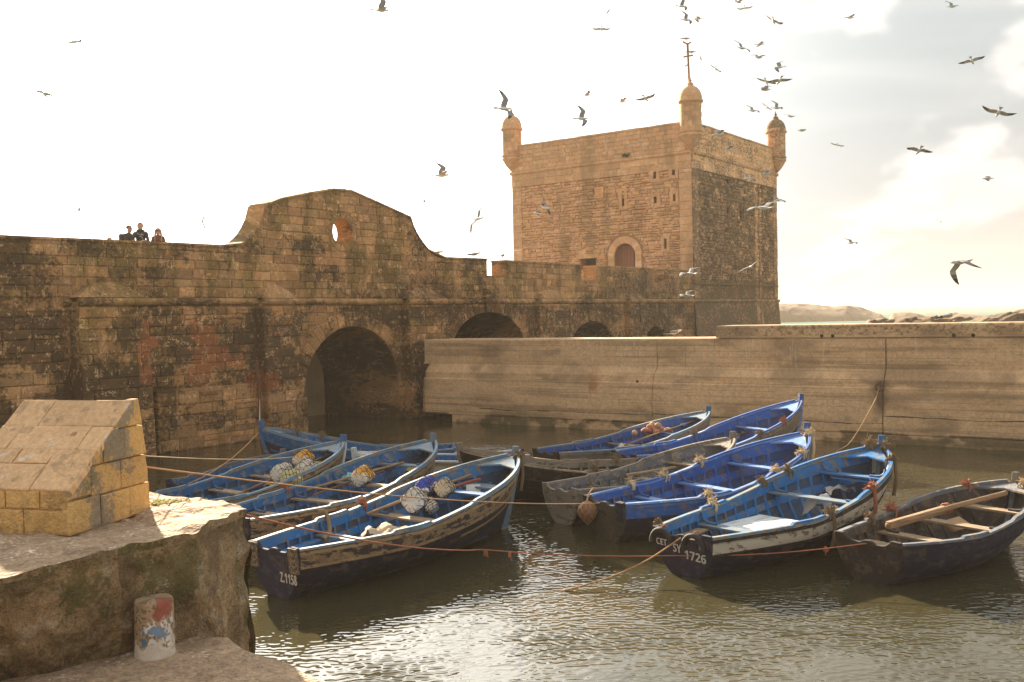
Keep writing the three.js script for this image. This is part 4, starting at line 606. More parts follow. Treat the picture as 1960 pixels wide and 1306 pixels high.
const M = {
  blueInShaded: paint('blueInShaded', [0.012, 0.048, 0.11], [0.06, 0.055, 0.06], 0.46), blueRail: paint('blueRail', [0.008, 0.105, 0.29], [0.15, 0.16, 0.17], 0.46), azure: paint('azure', [0.004, 0.135, 0.36], [0.15, 0.14, 0.13], 0.45), ultra: paint('ultra', [0.005, 0.082, 0.33], [0.10, 0.10, 0.14], 0.45),  // inside blue is darker than the rails: hull shade put into its colour
  ultraInShaded: paint('ultraInShaded', [0.010, 0.048, 0.155], [0.045, 0.04, 0.05], 0.45), paleBlue: paint('paleBlue', [0.10, 0.19, 0.28], [0.24, 0.19, 0.13], 0.50), ultraPale: paint('ultraPale', [0.10, 0.22, 0.50], [0.36, 0.38, 0.42], 0.42),  // inside ultramarine likewise darkened to carry the shade within the hull
  hull: paint('hull', [0.013, 0.010, 0.028], [0.034, 0.024, 0.03], 0.30, 0.85), hullBrown: paint('hullBrown', [0.024, 0.015, 0.010], [0.075, 0.048, 0.028], 0.38, 0.9), wornTop: paint('wornTop', [0.035, 0.028, 0.032], [0.27, 0.185, 0.10], 0.53, 0.75), strake: paint('strake', [0.30, 0.20, 0.105], [0.05, 0.04, 0.04], 0.42, 0.8),
  cream: paint('cream', [0.60, 0.53, 0.42], [0.20, 0.135, 0.08], 0.42, 0.7), wood: paint('wood', wood, [0.42, 0.33, 0.23], 0.42, 0.8), grey: paint('grey', greyWood, [0.10, 0.08, 0.065], 0.42, 0.85), greyBlue: paint('greyBlue', [0.12, 0.13, 0.15], [0.25, 0.2, 0.15], 0.46, 0.85), darkIn: paint('darkIn', [0.042, 0.034, 0.032], [0.12, 0.085, 0.055], 0.45, 0.85), bottom: paint('bottom', [0.048, 0.039, 0.022], [0.03, 0.022, 0.014], 0.42, 0.9), white: paint('white', [0.62, 0.64, 0.64], [0.3, 0.36, 0.4], 0.40, 0.6),
};
const ropeTex = colorTex(128, 128, (u, v) => { const s = Math.sin((u * 6 + v * 3) * Math.PI * 2), f = tnoise(u, v, 64, 7); const k = 0.62 + 0.3 * s * 0.5 + 0.4 * f; return [0.46 * k, 0.30 * k, 0.15 * k]; });
const ropeBump = grayTex(128, 128, (u, v) => 0.5 + 0.5 * Math.sin((u * 6 + v * 3) * Math.PI * 2));
const ropeMat = std({ map: scaled(ropeTex, 20, 1), roughness: 0.95, bumpMap: scaled(ropeBump, 20, 1), bumpScale: 0.006 }), ropeThin = flat(0.40, 0.22, 0.10, 0.95), ropeRed = flat(0.36, 0.12, 0.06, 0.95), ropePale = flat(0.55, 0.42, 0.26, 0.95), tyreMat = flat(0.022, 0.019, 0.017, 0.8), whitePaint = flat(0.50, 0.45, 0.38, 0.85), rustMat = flat(0.16, 0.065, 0.03, 0.9);
function ringSweep(n, ring, caps = true) {                        // closed ring of points carried along a path
  const R = []; for (let i = 0; i <= n; i++) R.push(ring(i / n)); const gb = new GB(), m = R[0].length, U = (i, k) => [R[i][k][0] / 1.5, (R[i][k][1] + R[i][k][2]) / 1.5];
  for (let i = 0; i < n; i++) for (let k = 0; k < m; k++) { const l = (k + 1) % m; gb.quad(R[i][k], R[i + 1][k], R[i + 1][l], R[i][l], U(i, k), U(i + 1, k), U(i + 1, l), U(i, l)); }
  if (caps) for (const i of [0, n]) for (let k = 1; k + 1 < m; k++) gb.tri(R[i][0], R[i][k], R[i][k + 1], U(i, 0), U(i, k), U(i, k + 1));
  const g = gb.geo(); g.deleteAttribute('color'); return g;
}
function makeBoat(s) {
  const a = onLevel(s.stern[0], s.stern[1], s.stern[2]), b = onLevel(s.bow[0], s.bow[1], s.bow[2]);
  const dx = b.x - a.x, dz = b.z - a.z, L = Math.hypot(dx, dz), turn = Math.atan2(-dz, dx), rnd = rng(s.seed);
  const g = thing(s.name || 'rowing_boat', s.label, 'boat', [a.x, 0, a.z], turn, 'wooden fishing boats moored in the harbour');
  g.rotation.order = 'YXZ'; if (s.heel) g.rotation.x = s.heel; g.updateMatrixWorld(true);
  const B = s.beam * 1.19 / 2, T = s.tw / 2, hs = s.stern[2], hb = s.bow[2] - 0.13, hm = s.mid, draft = 0.26;
  const sheer = t => t < 0.35 ? hm + (hs - hm) * Math.pow((0.35 - t) / 0.35, 1.6) : hm + (hb - hm) * Math.pow((t - 0.35) / 0.65, 1.25);
  const half = t => t < 0.45 ? mix(T, B, Math.sin(t / 0.45 * Math.PI / 2)) : mix(B, 0.03, Math.pow((t - 0.45) / 0.55, 3.4));
  const keel = t => -draft + 0.08 * Math.pow(1 - t, 2) + 0.16 * sstep(0.82, 1, t);
  const P = (t, v, sd, inset = 0, up = 0) => { const h = sheer(t), k = keel(t), p = mix(2.5, 1.15, sstep(0.5, 1, t)), bb = half(t), xs = 0.10 * (1 - v), xe = L - 0.5 * Math.pow(Math.max(0, 1 - v), 1.5); return [mix(xs, xe, t), k + (h - k) * v + up, sd * Math.max(0.004, bb * (1 - Math.pow(Math.max(0, 1 - v), p)) - inset)]; };
  const vAt = (t, y) => (y - keel(t)) / (sheer(t) - keel(t));
  const shell = (v0, v1, inset, t0 = 0, t1 = 1, nv = 8) => merge([-1, 1].map(sd => gridGeo(36, nv, (u, v) => P(mix(t0, t1, u), mix(v0, v1, v), sd, inset), (u, v, q) => [q[0] / 1.5, (q[1] + Math.abs(q[2])) / 1.5])));
  const vt = s.split || 0.7;
  mesh('hull', shell(0, vt, 0), s.m.hull, g); mesh('topside', shell(vt, 1, 0, 0, 1, 4), s.m.top, g); mesh('lining', shell(0.1, 0.985, 0.035, 0.012, 0.975), s.m.inside, g);
  const strip = (name, sd, v, w, th, m, t0 = 0.0, t1 = 0.985, out = 1) => mesh(name, ringSweep(34, q => { const t = mix(t0, t1, q); const c = P(t, v, sd, 0), d = P(t, v - w, sd, 0); const o = out > 0 ? th : -th, off = out > 0 ? 0 : -0.036; return [[c[0], c[1], c[2] + sd * off], [c[0], c[1], c[2] + sd * (off + o)], [d[0], d[1], d[2] + sd * (off + o)], [d[0], d[1], d[2] + sd * off]]; }), m, g);
  for (const sd of [-1, 1]) {
    // gunwale with raised pads
    mesh('gunwale', ringSweep(40, q => { const t = mix(0.0, 0.985, q), c = P(t, 1, sd), w = Math.min(0.05, half(t) * 0.9); return [[c[0], c[1] - 0.012, c[2] + sd * 0.028], [c[0], c[1] + 0.022, c[2] + sd * 0.024], [c[0], c[1] + 0.022, c[2] - sd * w], [c[0], c[1] - 0.012, c[2] - sd * w]]; }), s.m.rail, g);
    for (const [p0, p1] of s.pads || [[0.26, 0.4], [0.56, 0.99]]) mesh('gunwale_pad', ringSweep(14, q => { const t = mix(p0, Math.min(p1, 0.98), q), c = P(t, 1, sd), w = Math.min(0.04, half(t) * 0.8), e = 0.022 + 0.035 * sstep(0, 0.08, q) * (p1 > 0.95 ? 1 : sstep(0, 0.08, 1 - q)); return [[c[0], c[1] + 0.018, c[2] + sd * 0.02], [c[0], c[1] + e, c[2] + sd * 0.018], [c[0], c[1] + e, c[2] - sd * w], [c[0], c[1] + 0.018, c[2] - sd * w]]; }), s.m.pad || s.m.rail, g);
    strip('rubbing_strake', sd, 0.965, 0.05, 0.03, s.m.strake, 0.0); strip('rubbing_strake', sd, vt + 0.02, 0.045, 0.026, s.m.strake, 0.0);
    if (s.third) strip('rubbing_strake', sd, vt - 0.14, 0.04, 0.022, s.m.strake, 0.55, 0.97);
    strip('inner_clamp', sd, 0.985, 0.14, 0.028, s.m.clamp, 0.02, 0.965, -1); strip('stringer', sd, 0.72, 0.1, 0.024, s.m.clamp, 0.02, 0.93, -1);
    const nr = Math.round(L / 0.33); for (let i = 1; i < nr; i++) { const t = 0.03 + i / nr * 0.9; mesh('rib', ringSweep(6, q => { const v = mix(0.16, 0.86, q), w = 0.024 / L, c = P(t - w, v, sd, 0.037), d = P(t + w, v, sd, 0.037), e = P(t + w, v, sd, 0.037 + 0.034), f = P(t - w, v, sd, 0.037 + 0.034); return [c, d, e, f]; }), s.m.ribs || s.m.clamp, g); }
  }
  // thwarts with knees
  (s.thwarts || [0.27, 0.5, 0.74]).forEach((t, i) => {
    const y = sheer(t) - 0.2, z = Math.abs(P(t, vAt(t, y), 1, 0.04)[2]), x = P(t, 0.8, 1)[0], m = Array.isArray(s.m.thwart) ? s.m.thwart[i % s.m.thwart.length] : s.m.thwart;
    mesh('thwart', bx(0.23, 0.036, z * 2 - 0.02, x, y, 0), m, g);
    for (const sd of [-1, 1]) { const top = P(t, 0.985, sd, 0.09); mesh('knee', merge([new THREE.TubeGeometry(curve([[x, top[1], top[2]], [x, top[1] - 0.07, top[2] - sd * 0.015], [x, y + 0.06, top[2] - sd * 0.07], [x, y + 0.035, top[2] - sd * 0.2], [x, y + 0.035, top[2] - sd * 0.3]]), 14, 0.024, 6)]), s.m.knee || s.m.clamp, g); }
  });
  // stem, breasthook, transom, benches, floor
  mesh('stem_post', ringSweep(14, q => { const v = mix(0.02, 1.0, q), c = P(1, Math.min(1, v), 1), ex = Math.max(0, 0), y = c[1]; const nx = 0.045 + 0.02 * (1 - v); return [[c[0] + nx, y, 0.042], [c[0] + nx, y, -0.042], [c[0] - 0.09, y + 0.03, -0.042], [c[0] - 0.09, y + 0.03, 0.042]]; }), s.m.stem || s.m.rail, g);
  const tp = P(1, 1, 1); mesh('stem_head', bx(0.135, 0.19 + (s.stemUp || 0), 0.084, tp[0] - 0.018, tp[1] + 0.075 + (s.stemUp || 0) / 2, 0, 0, 0, -0.12), s.m.head || s.m.stem || s.m.rail, g);
  { const gb = new GB(), t0 = 0.885, A = P(t0, 0.97, -1, 0.05), C = P(t0, 0.97, 1, 0.05), D = P(0.985, 0.985, 1), mid = P(t0 + 0.03, 0.97, 1), N = [mid[0], mid[1], 0], up = q => [q[0], q[1] + 0.03, q[2]], U = q => [q[0] / 1.5, q[2] / 1.5]; D[2] = 0; for (const f of [q => q, up]) { gb.tri(f(A), f(N), f(D), U(A), U(N), U(D)); gb.tri(f(N), f(C), f(D), U(N), U(C), U(D)); } gb.quad(A, N, up(N), up(A), U(A), U(N), U(N), U(A)); gb.quad(N, C, up(C), up(N), U(N), U(C), U(C), U(N)); const q = gb.geo(); q.deleteAttribute('color'); mesh('breasthook', q, s.m.hook || s.m.rail, g); }
  { const sh = new THREE.Shape(), pts = []; for (let i = 0; i <= 10; i++) pts.push(P(0, i / 10, 1)); const h = hs, w = pts[10][2]; sh.moveTo(0, keel(0)); for (const p of pts) sh.lineTo(p[2], p[1]); sh.lineTo(w, h + 0.03); sh.lineTo(w * 0.74, h + 0.035); sh.quadraticCurveTo(w * 0.62, h - 0.06, w * 0.4, h - 0.065); sh.lineTo(w * 0.22, h - 0.065); sh.quadraticCurveTo(w * 0.12, h - 0.02, 0, h - 0.02); sh.quadraticCurveTo(-w * 0.12, h - 0.02, -w * 0.22, h - 0.065); sh.lineTo(-w * 0.4, h - 0.065); sh.quadraticCurveTo(-w * 0.62, h - 0.06, -w * 0.74, h + 0.035); sh.lineTo(-w, h + 0.03); for (const p of pts.reverse()) sh.lineTo(-p[2], p[1]); sh.closePath();
    const split = vt, yS = keel(0) + (hs - keel(0)) * (split - 0.08);
    const q = new THREE.ExtrudeGeometry(sh, { depth: 0.05, bevelEnabled: true, bevelSize: 0.006, bevelThickness: 0.006, bevelSegments: 1, curveSegments: 6 }); q.rotateY(-Math.PI / 2); const ps = q.attributes.position, uv = q.attributes.uv; for (let i = 0; i < ps.count; i++) { const y = ps.getY(i), z = ps.getZ(i); ps.setX(i, ps.getX(i) + 0.012 + 0.10 * (1 - (y - keel(0)) / (hs - keel(0)))); uv.setXY(i, z / 1.5, y / 1.5); }
    mesh('transom', q, s.m.transom || s.m.hull, g);
    if (s.m.transomTop) { const w2 = T + 0.012; for (const sd of [-1, 1]) mesh('transom_cheek', bx(0.035, hs - yS + 0.04, w2 * 0.36, -0.045 + 0.03 * (1 - (yS + 0.1) / hs), (hs + yS) / 2 + 0.01, sd * w2 * 0.82, 0, 0, 0.10), s.m.transomTop, g); } }
  if (s.bench !== false) for (const sd of [-1, 1]) mesh('side_bench', ringSweep(10, q => { const t = mix(0.02, 0.25, q), y = sheer(t) - 0.27, c = P(t, vAt(t, y), sd, 0.04), w = 0.2; return [[c[0], y, c[2]], [c[0], y + 0.03, c[2]], [c[0], y + 0.03, c[2] - sd * w], [c[0], y, c[2] - sd * w]]; }), s.m.bench || s.m.clamp, g);
  if (s.deck) for (let i = 0; i < 5; i++) { const t0 = s.deck[0], t1 = s.deck[1], y = sheer((t0 + t1) / 2) - 0.24; const z = (i - 2) * 0.235 * s.beam / 1.6; mesh('deck_board', bx((t1 - t0) * L, 0.03, 0.228 * s.beam / 1.6, (t0 + t1) / 2 * L, y + rnd() * 0.006, z), s.m.deck, g); }
  for (let i = -2; i <= 2; i++) mesh('floor_board', bx(L * 0.62, 0.02, 0.13, L * 0.46, 0.03 + Math.abs(i) * 0.012, i * 0.15), s.m.floor || s.m.inside, g);
  if (s.foreSeat) { const t = 0.86, y = sheer(t) - 0.3, z = Math.abs(P(t, vAt(t, y), 1, 0.04)[2]); mesh('bow_seat', bx(0.34, 0.034, z * 1.5, P(t, 0.7, 1)[0] - 0.1, y, 0), s.m.hook || s.m.rail, g); }
  // letters painted on the stern or bow
  for (const w of s.words || []) {
    const tg = new TextGeometry(w.text, { font, size: w.size, depth: 0.004, curveSegments: 4 }); tg.scale(w.sx || 1, 1, 1); tg.rotateZ(w.tilt || 0);
    if (w.side) { const ps = tg.attributes.position; for (let i = 0; i < ps.count; i++) { const t = w.t - w.dir * ps.getX(i) / L, q = P(t, w.v + ps.getY(i) / (sheer(t) - keel(t)), w.side, -0.006 - ps.getZ(i)); ps.setXYZ(i, ...q); } tg.computeVertexNormals(); }
    else { tg.rotateY(-Math.PI / 2); const ps = tg.attributes.position; for (let i = 0; i < ps.count; i++) { const y = ps.getY(i) + w.y, z = ps.getZ(i) + w.z; ps.setXYZ(i, ps.getX(i) - 0.062 + 0.012 + 0.10 * (1 - (y - keel(0)) / (hs - keel(0))), y, z); } }
    mesh('painted_letters', tg, whitePaint, g);
  }
  // rope ends and knots made fast along the gunwales
  for (const k of s.knots || []) { const c = P(k.t, 1, k.sd), w = Math.min(0.06, half(k.t)), col = k.red ? ropeRed : k.pale ? ropePale : ropeMat, gs = [], R = 0.022 * (k.s || 1); 
    for (let i = 0; i < 3; i++) { const x = c[0] + (i - 1) * R * 1.5, o = (rnd() - 0.5) * 0.09, dn = 0.03 + rnd() * 0.06; gs.push(new THREE.TubeGeometry(curve([[x + o, c[1] - dn, c[2] + k.sd * 0.045], [x + o * 0.4, c[1] + 0.045, c[2] + k.sd * 0.04], [x - o * 0.3, c[1] + 0.07, c[2] - k.sd * w * 0.5], [x - o, c[1] + 0.03, c[2] - k.sd * (w + 0.035)], [x - o * 0.6, c[1] - dn, c[2] - k.sd * (w + 0.02)]]), 12, R * 0.62, 6)); }
    { const ball = new THREE.IcosahedronGeometry(0.062 * (k.s || 1), 2); const bp = ball.attributes.position; for (let i = 0; i < bp.count; i++) { const v = { x: bp.getX(i), y: bp.getY(i), z: bp.getZ(i) }, n = 1 + 0.35 * noise3(v, 30, 3); bp.setXYZ(i, v.x * n, v.y * n * 0.8, v.z * n); } ball.computeVertexNormals(); ball.translate(c[0], c[1] + 0.07, c[2]); gs.push(ball); }
    for (let i = 0; i < 90; i++) { const th = rnd() * 6.28, ph = Math.acos(rnd() * 1.3 - 0.3), l = (0.06 + rnd() * rnd() * 0.10) * (k.s || 1), o = [c[0] + (rnd() - 0.5) * 0.05, c[1] + 0.06 + (rnd() - 0.5) * 0.03, c[2] + (rnd() - 0.5) * 0.05], e = [o[0] + Math.sin(ph) * Math.cos(th) * l, o[1] + Math.cos(ph) * l * 1.1, o[2] + Math.sin(ph) * Math.sin(th) * l]; gs.push(new THREE.TubeGeometry(curve([o, [mix(o[0], e[0], 0.5) + (rnd() - 0.5) * 0.03, mix(o[1], e[1], 0.6) + 0.01, mix(o[2], e[2], 0.5) + (rnd() - 0.5) * 0.03], e]), 3, 0.0068, 4)); }
    if (k.hang) gs.push(new THREE.TubeGeometry(curve([[c[0], c[1], c[2] + k.sd * 0.06], [c[0] + 0.01, c[1] - k.hang * 0.5, c[2] + k.sd * 0.07], [c[0] - 0.01, c[1] - k.hang, c[2] + k.sd * 0.03]]), 10, R * 1.5, 7));
    mesh('rope_fender', merge(gs), col, g); }
  g.userData.api = undefined; delete g.userData.api;
  boats[s.key] = { g, P, L, sheer, half, keel, hs, T }; return boats[s.key];
}
const boats = {};
const bluePal = { inside: M.blueInShaded, clamp: M.blueRail, rail: M.paleBlue, hull: M.hull, top: M.wornTop, strake: M.strake, thwart: [M.paleBlue, M.wood, M.blueRail], stem: M.paleBlue, knee: M.blueRail, pad: M.paleBlue };
makeBoat({ key: 'A', seed: 1, stern: [526, 1046, 0.74], bow: [988, 858, 1.45], mid: 0.72, beam: 1.6, tw: 1.02, third: true, label: 'blue boat with worn tan strakes and number 1158 painted on its stern', m: { ...bluePal, inside: M.blueInShaded, clamp: M.azure, transomTop: M.wornTop, bench: M.azure, thwart: [M.paleBlue, M.wood, M.azure], stem: M.paleBlue, rail: M.paleBlue }, split: 0.72, words: [{ text: 'Z.1158', size: 0.15, sx: 0.56, y: 0.24, z: 0.1, tilt: -0.04 }], knots: [{ t: 0.46, sd: -1, red: true, s: 0.9 }, { t: 0.97, sd: 1, hang: 0.6 }], foreSeat: true });
makeBoat({ key: 'B', seed: 2, stern: [434, 991, 0.74], bow: [830, 832, 1.45], mid: 0.72, beam: 1.62, tw: 1.05, label: 'blue boat with orange capped float between the 1158 boat and the float laden boat', m: { ...bluePal, thwart: [M.wood, M.wood, M.wood, M.paleBlue], top: M.wornTop, clamp: M.blueRail }, thwarts: [0.22, 0.43, 0.62, 0.83], knots: [{ t: 0.40, sd: -1, red: true, s: 0.8 }] });
makeBoat({ key: 'C', seed: 3, stern: [210, 977, 0.74], bow: [658, 835, 1.44], mid: 0.72, beam: 1.6, tw: 1.05, label: 'blue boat loaded with netted floats and a yellow rag', m: { ...bluePal, thwart: [M.wood, M.wood, M.wood], stem: M.white, head: M.blueRail }, thwarts: [0.3, 0.5, 0.68, 0.86] });
makeBoat({ key: 'D', seed: 4, stern: [350, 923, 0.7], bow: [542, 862, 0.98], mid: 0.62, beam: 1.35, tw: 0.95, label: 'small faded blue boat with black stern next to the rampart foot', m: { ...bluePal, rail: M.greyBlue, pad: M.greyBlue, thwart: M.grey, stem: M.greyBlue, transom: M.hull, top: M.hull }, thwarts: [0.4, 0.66], words: [{ text: 'W  4', size: 0.12, y: 0.36, z: -0.3, tilt: 0 }] });
makeBoat({ key: 'E', seed: 5, stern: [868, 855, 0.66], bow: [499, 811, 1.4], mid: 0.62, beam: 1.28, tw: 1.0, split: 0.8, label: 'blue boat whose tall bow is roped to the rampart wall', m: { ...bluePal, hull: M.hull, top: M.blueRail, strake: M.blueRail, rail: M.paleBlue, stem: M.blueRail, head: M.blueRail, transom: M.blueRail }, knots: [{ t: 0.83, sd: 1, hang: 0.45 }, { t: 0.7, sd: 1 }] , stemUp: 0.05, third: true });
makeBoat({ key: 'K', seed: 6, stern: [1006, 866, 0.66], bow: [676, 860, 0.95], mid: 0.6, beam: 1.12, tw: 0.9, label: 'low blue boat with whitish rails lying behind the boat numbered 150', m: { ...bluePal, rail: M.white, top: M.cream, stem: M.white, pad: M.white } });
makeBoat({ key: 'H', seed: 7, stern: [1238, 884, 0.66], bow: [878, 851, 1.26], mid: 0.62, beam: 1.45, tw: 0.95, label: 'dark bare wood boat with number 150 painted on its bow', m: { inside: M.darkIn, clamp: M.grey, rail: M.wood, pad: M.grey, hull: M.hullBrown, top: M.hullBrown, strake: M.hullBrown, thwart: [M.grey, M.wood], stem: M.grey, knee: M.grey }, words: [{ text: '150', size: 0.17, side: -1, t: 0.93, dir: 1, v: 0.62 }], knots: [{ t: 0.35, sd: -1, s: 1.1 }, { t: 0.12, sd: 1 }], third: true });
makeBoat({ key: 'R1', seed: 8, stern: [1045, 864, 0.62], bow: [1357, 780, 1.28], mid: 0.58, beam: 1.55, tw: 1.0, label: 'blue boat with a bunch of red floats lying nearest the sea wall', m: { ...bluePal, clamp: M.ultra, inside: M.ultraInShaded, rail: M.paleBlue, top: M.grey, hull: M.hullBrown, strake: M.grey, head: M.blueRail } });
makeBoat({ key: 'R2', seed: 9, stern: [1195, 869, 0.66], bow: [1534, 757, 1.74], mid: 0.66, beam: 1.6, tw: 1.0, label: 'bright blue boat with orange and white balls and the highest bow', m: { inside: M.ultraInShaded, clamp: M.ultra, rail: M.ultraPale, pad: M.ultra, hull: M.hull, top: M.grey, strake: M.wood, thwart: M.ultraPale, stem: M.ultraPale, head: M.ultra, knee: M.ultra }, knots: [{ t: 0.5, sd: -1, s: 1.1 }, { t: 0.6, sd: 1, hang: 0.3 }, { t: 0.75, sd: 1, red: true }] });
makeBoat({ key: 'R3', seed: 10, stern: [1072, 933, 0.7], bow: [1404, 829, 1.3], mid: 0.66, beam: 1.32, tw: 1.0, label: 'unpainted weathered grey boat between two blue boats', m: { inside: M.greyBlue, clamp: M.greyBlue, rail: M.grey, pad: M.grey, hull: M.hullBrown, top: M.grey, strake: M.grey, thwart: [M.wood, M.grey], stem: M.white, head: M.grey, knee: M.grey, transom: M.grey, bench: M.wood } });
makeBoat({ key: 'R4', seed: 11, stern: [1158, 958, 0.72], bow: [1546, 818, 1.56], mid: 0.70, beam: 1.6, tw: 1.05, split: 0.74, stemUp: 0.06, label: 'vivid ultramarine boat with tan rope knots along both rails', m: { inside: M.ultraInShaded, clamp: M.ultra, rail: M.ultraPale, pad: M.ultra, hull: M.hull, top: M.ultra, strake: M.ultra, thwart: M.ultraPale, stem: M.ultraPale, head: M.ultra, knee: M.ultra, transom: M.bottom, transomTop: M.hull, bench: M.azure, hook: M.ultraPale }, knots: [{ t: 0.25, sd: -1, pale: true, s: 1.2 }, { t: 0.42, sd: -1, pale: true, s: 1.2 }, { t: 0.6, sd: -1, pale: true, s: 1.15 }, { t: 0.3, sd: 1, pale: true, s: 1.15, hang: 0.35 }, { t: 0.62, sd: 1, pale: true, s: 1.05 }, { t: 0.8, sd: 1, pale: true, s: 1.1 }, { t: 0.975, sd: 1, s: 1.3, hang: 0.5, pale: true }] });
makeBoat({ key: 'R5', seed: 12, stern: [1306, 1021, 0.66], bow: [1689, 842, 1.5], mid: 0.66, beam: 1.66, tw: 1.1, split: 0.68, stemUp: 0.05, label: 'azure boat with cream side band, tyres on its stern and number 1726', m: { inside: M.blueInShaded, clamp: M.azure, rail: M.paleBlue, pad: M.azure, hull: M.hull, top: M.cream, strake: M.hullBrown, thwart: [M.paleBlue, M.paleBlue, M.azure], stem: M.paleBlue, head: M.azure, knee: M.azure, deck: M.white, hook: M.azure, bench: M.wood }, deck: [0.27, 0.48], thwarts: [0.25, 0.62, 0.83], words: [{ text: '1726', size: 0.135, y: 0.29, z: 0.04, tilt: -0.06 }, { text: 'SY', size: 0.13, y: 0.36, z: -0.17, tilt: -0.02, sx: 0.8 }, { text: 'CET', size: 0.1, y: 0.43, z: -0.5, tilt: -0.03, sx: 0.9 }], knots: [{ t: 0.02, sd: -1, s: 0.7 }, { t: 0.33, sd: -1, pale: true, s: 1 }, { t: 0.42, sd: 1, s: 1, hang: 0.5 }, { t: 0.64, sd: 1, red: true, hang: 0.5 }, { t: 0.88, sd: 1, hang: 0.6 }, { t: 0.58, sd: -1, s: 1 }, { t: 0.7, sd: -1, s: 1 }, { t: 0.975, sd: -1, s: 1.7 }, { t: 0.975, sd: 1, s: 1.3, hang: 0.55 }], foreSeat: true });
makeBoat({ key: 'R6', seed: 13, stern: [1662, 1032, 0.64], bow: [1946, 908, 1.12], mid: 0.6, beam: 1.5, tw: 1.08, label: 'old dark boat with bare thwarts and a heavy spar laid along it', m: { inside: M.darkIn, clamp: M.darkIn, rail: M.greyBlue, pad: M.greyBlue, hull: M.hull, top: M.hull, strake: M.hull, thwart: [M.wood, M.wood, M.wood], stem: M.greyBlue, head: M.grey, knee: M.darkIn, transom: M.hullBrown, bench: M.wood, deck: M.wood }, deck: [0.04, 0.22], thwarts: [0.36, 0.58, 0.8], knots: [{ t: 0.46, sd: -1, red: true }, { t: 0.86, sd: -1, red: true, s: 0.9 }, { t: 0.95, sd: 1, pale: true, s: 1.2, hang: 0.5 }, { t: 0.3, sd: -1 }] });
{ // tyres slung over the stern of the azure boat
  const b = boats.R5; for (const z of [-0.36, 0.26]) { const g = new THREE.TorusGeometry(0.18, 0.04, 10, 24, Math.PI * 1.1); g.rotateZ(-0.15); g.rotateY(Math.PI / 2); g.translate(-0.075, b.hs - 0.17, z); const t = mesh('tyre_fender', g, tyreMat, b.g); mesh('lashing', tube([[-0.09, b.hs + 0.02, z], [-0.03, b.hs + 0.07, z + 0.02], [0.05, b.hs + 0.03, z + 0.04]], 0.012), ropeRed, t); }
}
// ---------------------------------------------------------------- gear in the boats
const netMat = flat(0.045, 0.030, 0.020, 0.95);
const foam = (c, c2, seed) => std({ map: colorTex(128, 128, (u, v) => { const n = tfbm(u, v, 6, seed, 4), k = 0.8 + 0.4 * tnoise(u, v, 48, seed + 2); return mix3(c, c2, sstep(0.48, 0.58, n + 0.32 * Math.sin(v * Math.PI * 2))).map(x => x * k); }), roughness: 0.85, bumpMap: fineBump, bumpScale: 0.01 });
const fWhite = foam([0.68, 0.63, 0.56], [0.56, 0.50, 0.42], 3), fOrange = foam([0.66, 0.58, 0.48], [0.62, 0.30, 0.04], 13), fYellow = foam([0.55, 0.50, 0.26], [0.48, 0.42, 0.2], 23), fBlue = foam([0.66, 0.64, 0.62], [0.03, 0.06, 0.36], 33), fBeige = foam([0.58, 0.47, 0.33], [0.50, 0.38, 0.25], 43);
let gearSeed = 500;
function netFloat(px, py, y, len, rad, mat, turn, label, tilt = 0) {   // block of foam lashed in a net
  const p = onLevel(px, py, y), r = rng(gearSeed++), t = thing('netted_float', label, 'float', [p.x, p.y, p.z], turn, 'netted floats lying in the boats'); t.rotation.order = 'YXZ'; t.rotation.z = tilt;
  const rr_ = a => rad * (1 + 0.10 * Math.cos(4 * a + 0.4)), prof = u => Math.pow(Math.max(0, 1 - Math.pow(Math.abs(u * 2 - 1), 5)), 0.42);
  const S = (u, a, o = 0) => { const q = (rr_(a) + o) * prof(u), b = 0.05 * rad * Math.sin(u * 17 + a * 3) * prof(u); return [(u - 0.5) * len * (1 + o * 2), (q + b) * Math.sin(a), (q + b) * Math.cos(a)]; };
  mesh('foam_block', gridGeo(22, 24, (u, v) => S(u, v * Math.PI * 2), (u, v) => [u, v]), mat, t);
  const ls = []; const n1 = 6, n2 = 9; for (let i = 1; i < n1; i++) { const pts = []; for (let k = 0; k <= 18; k++) pts.push(S(i / n1 + (r() - 0.5) * 0.03, k / 18 * Math.PI * 2, 0.004)); ls.push(tube(pts, 0.0055, 28, 4)); }
  for (let i = 0; i < n2; i++) { const pts = [], a = i / n2 * 6.283 + r() * 0.2; for (let k = 0; k <= 10; k++) pts.push(S(0.02 + 0.96 * k / 10, a + 0.16 * Math.sin(k * 1.4), 0.004)); ls.push(tube(pts, 0.0055, 20, 4)); }
  mesh('net', merge(ls), netMat, t); return t;
}
const hA = boats.A.g.rotation.y, hB = boats.B.g.rotation.y, hC = boats.C.g.rotation.y, hR1 = boats.R1.g.rotation.y, hR2 = boats.R2.g.rotation.y;
netFloat(541, 906, 0.9, 0.5, 0.19, fWhite, hC + 0.2, 'white netted float next to the yellow rag');
netFloat(580, 879, 1.12, 0.5, 0.18, fOrange, hC + 0.5, 'orange topped netted float, uppermost in the loaded blue boat', 0.1);
netFloat(585, 900, 0.96, 0.48, 0.2, fWhite, hC + 0.4, 'large pinkish white netted float under the orange topped one', 0.15);
netFloat(558, 918, 0.86, 0.42, 0.18, fYellow, hC - 0.4, 'pale yellow round netted float beside the yellow rag');
netFloat(694, 912, 0.88, 0.46, 0.19, fOrange, hB + 0.2, 'orange and white netted float beside the turquoise cloth', 0.05);
netFloat(793, 958, 0.86, 0.38, 0.2, fWhite, hA + 0.5, 'big white netted float in the boat numbered 1158');
netFloat(824, 968, 0.62, 0.28, 0.13, fWhite, hA + 1.5, 'small white netted float hanging below the big white one', 0.7);
netFloat(816, 931, 0.94, 0.44, 0.16, fBlue, hA + 0.15, 'blue and white netted float in the boat numbered 1158', 0.1);
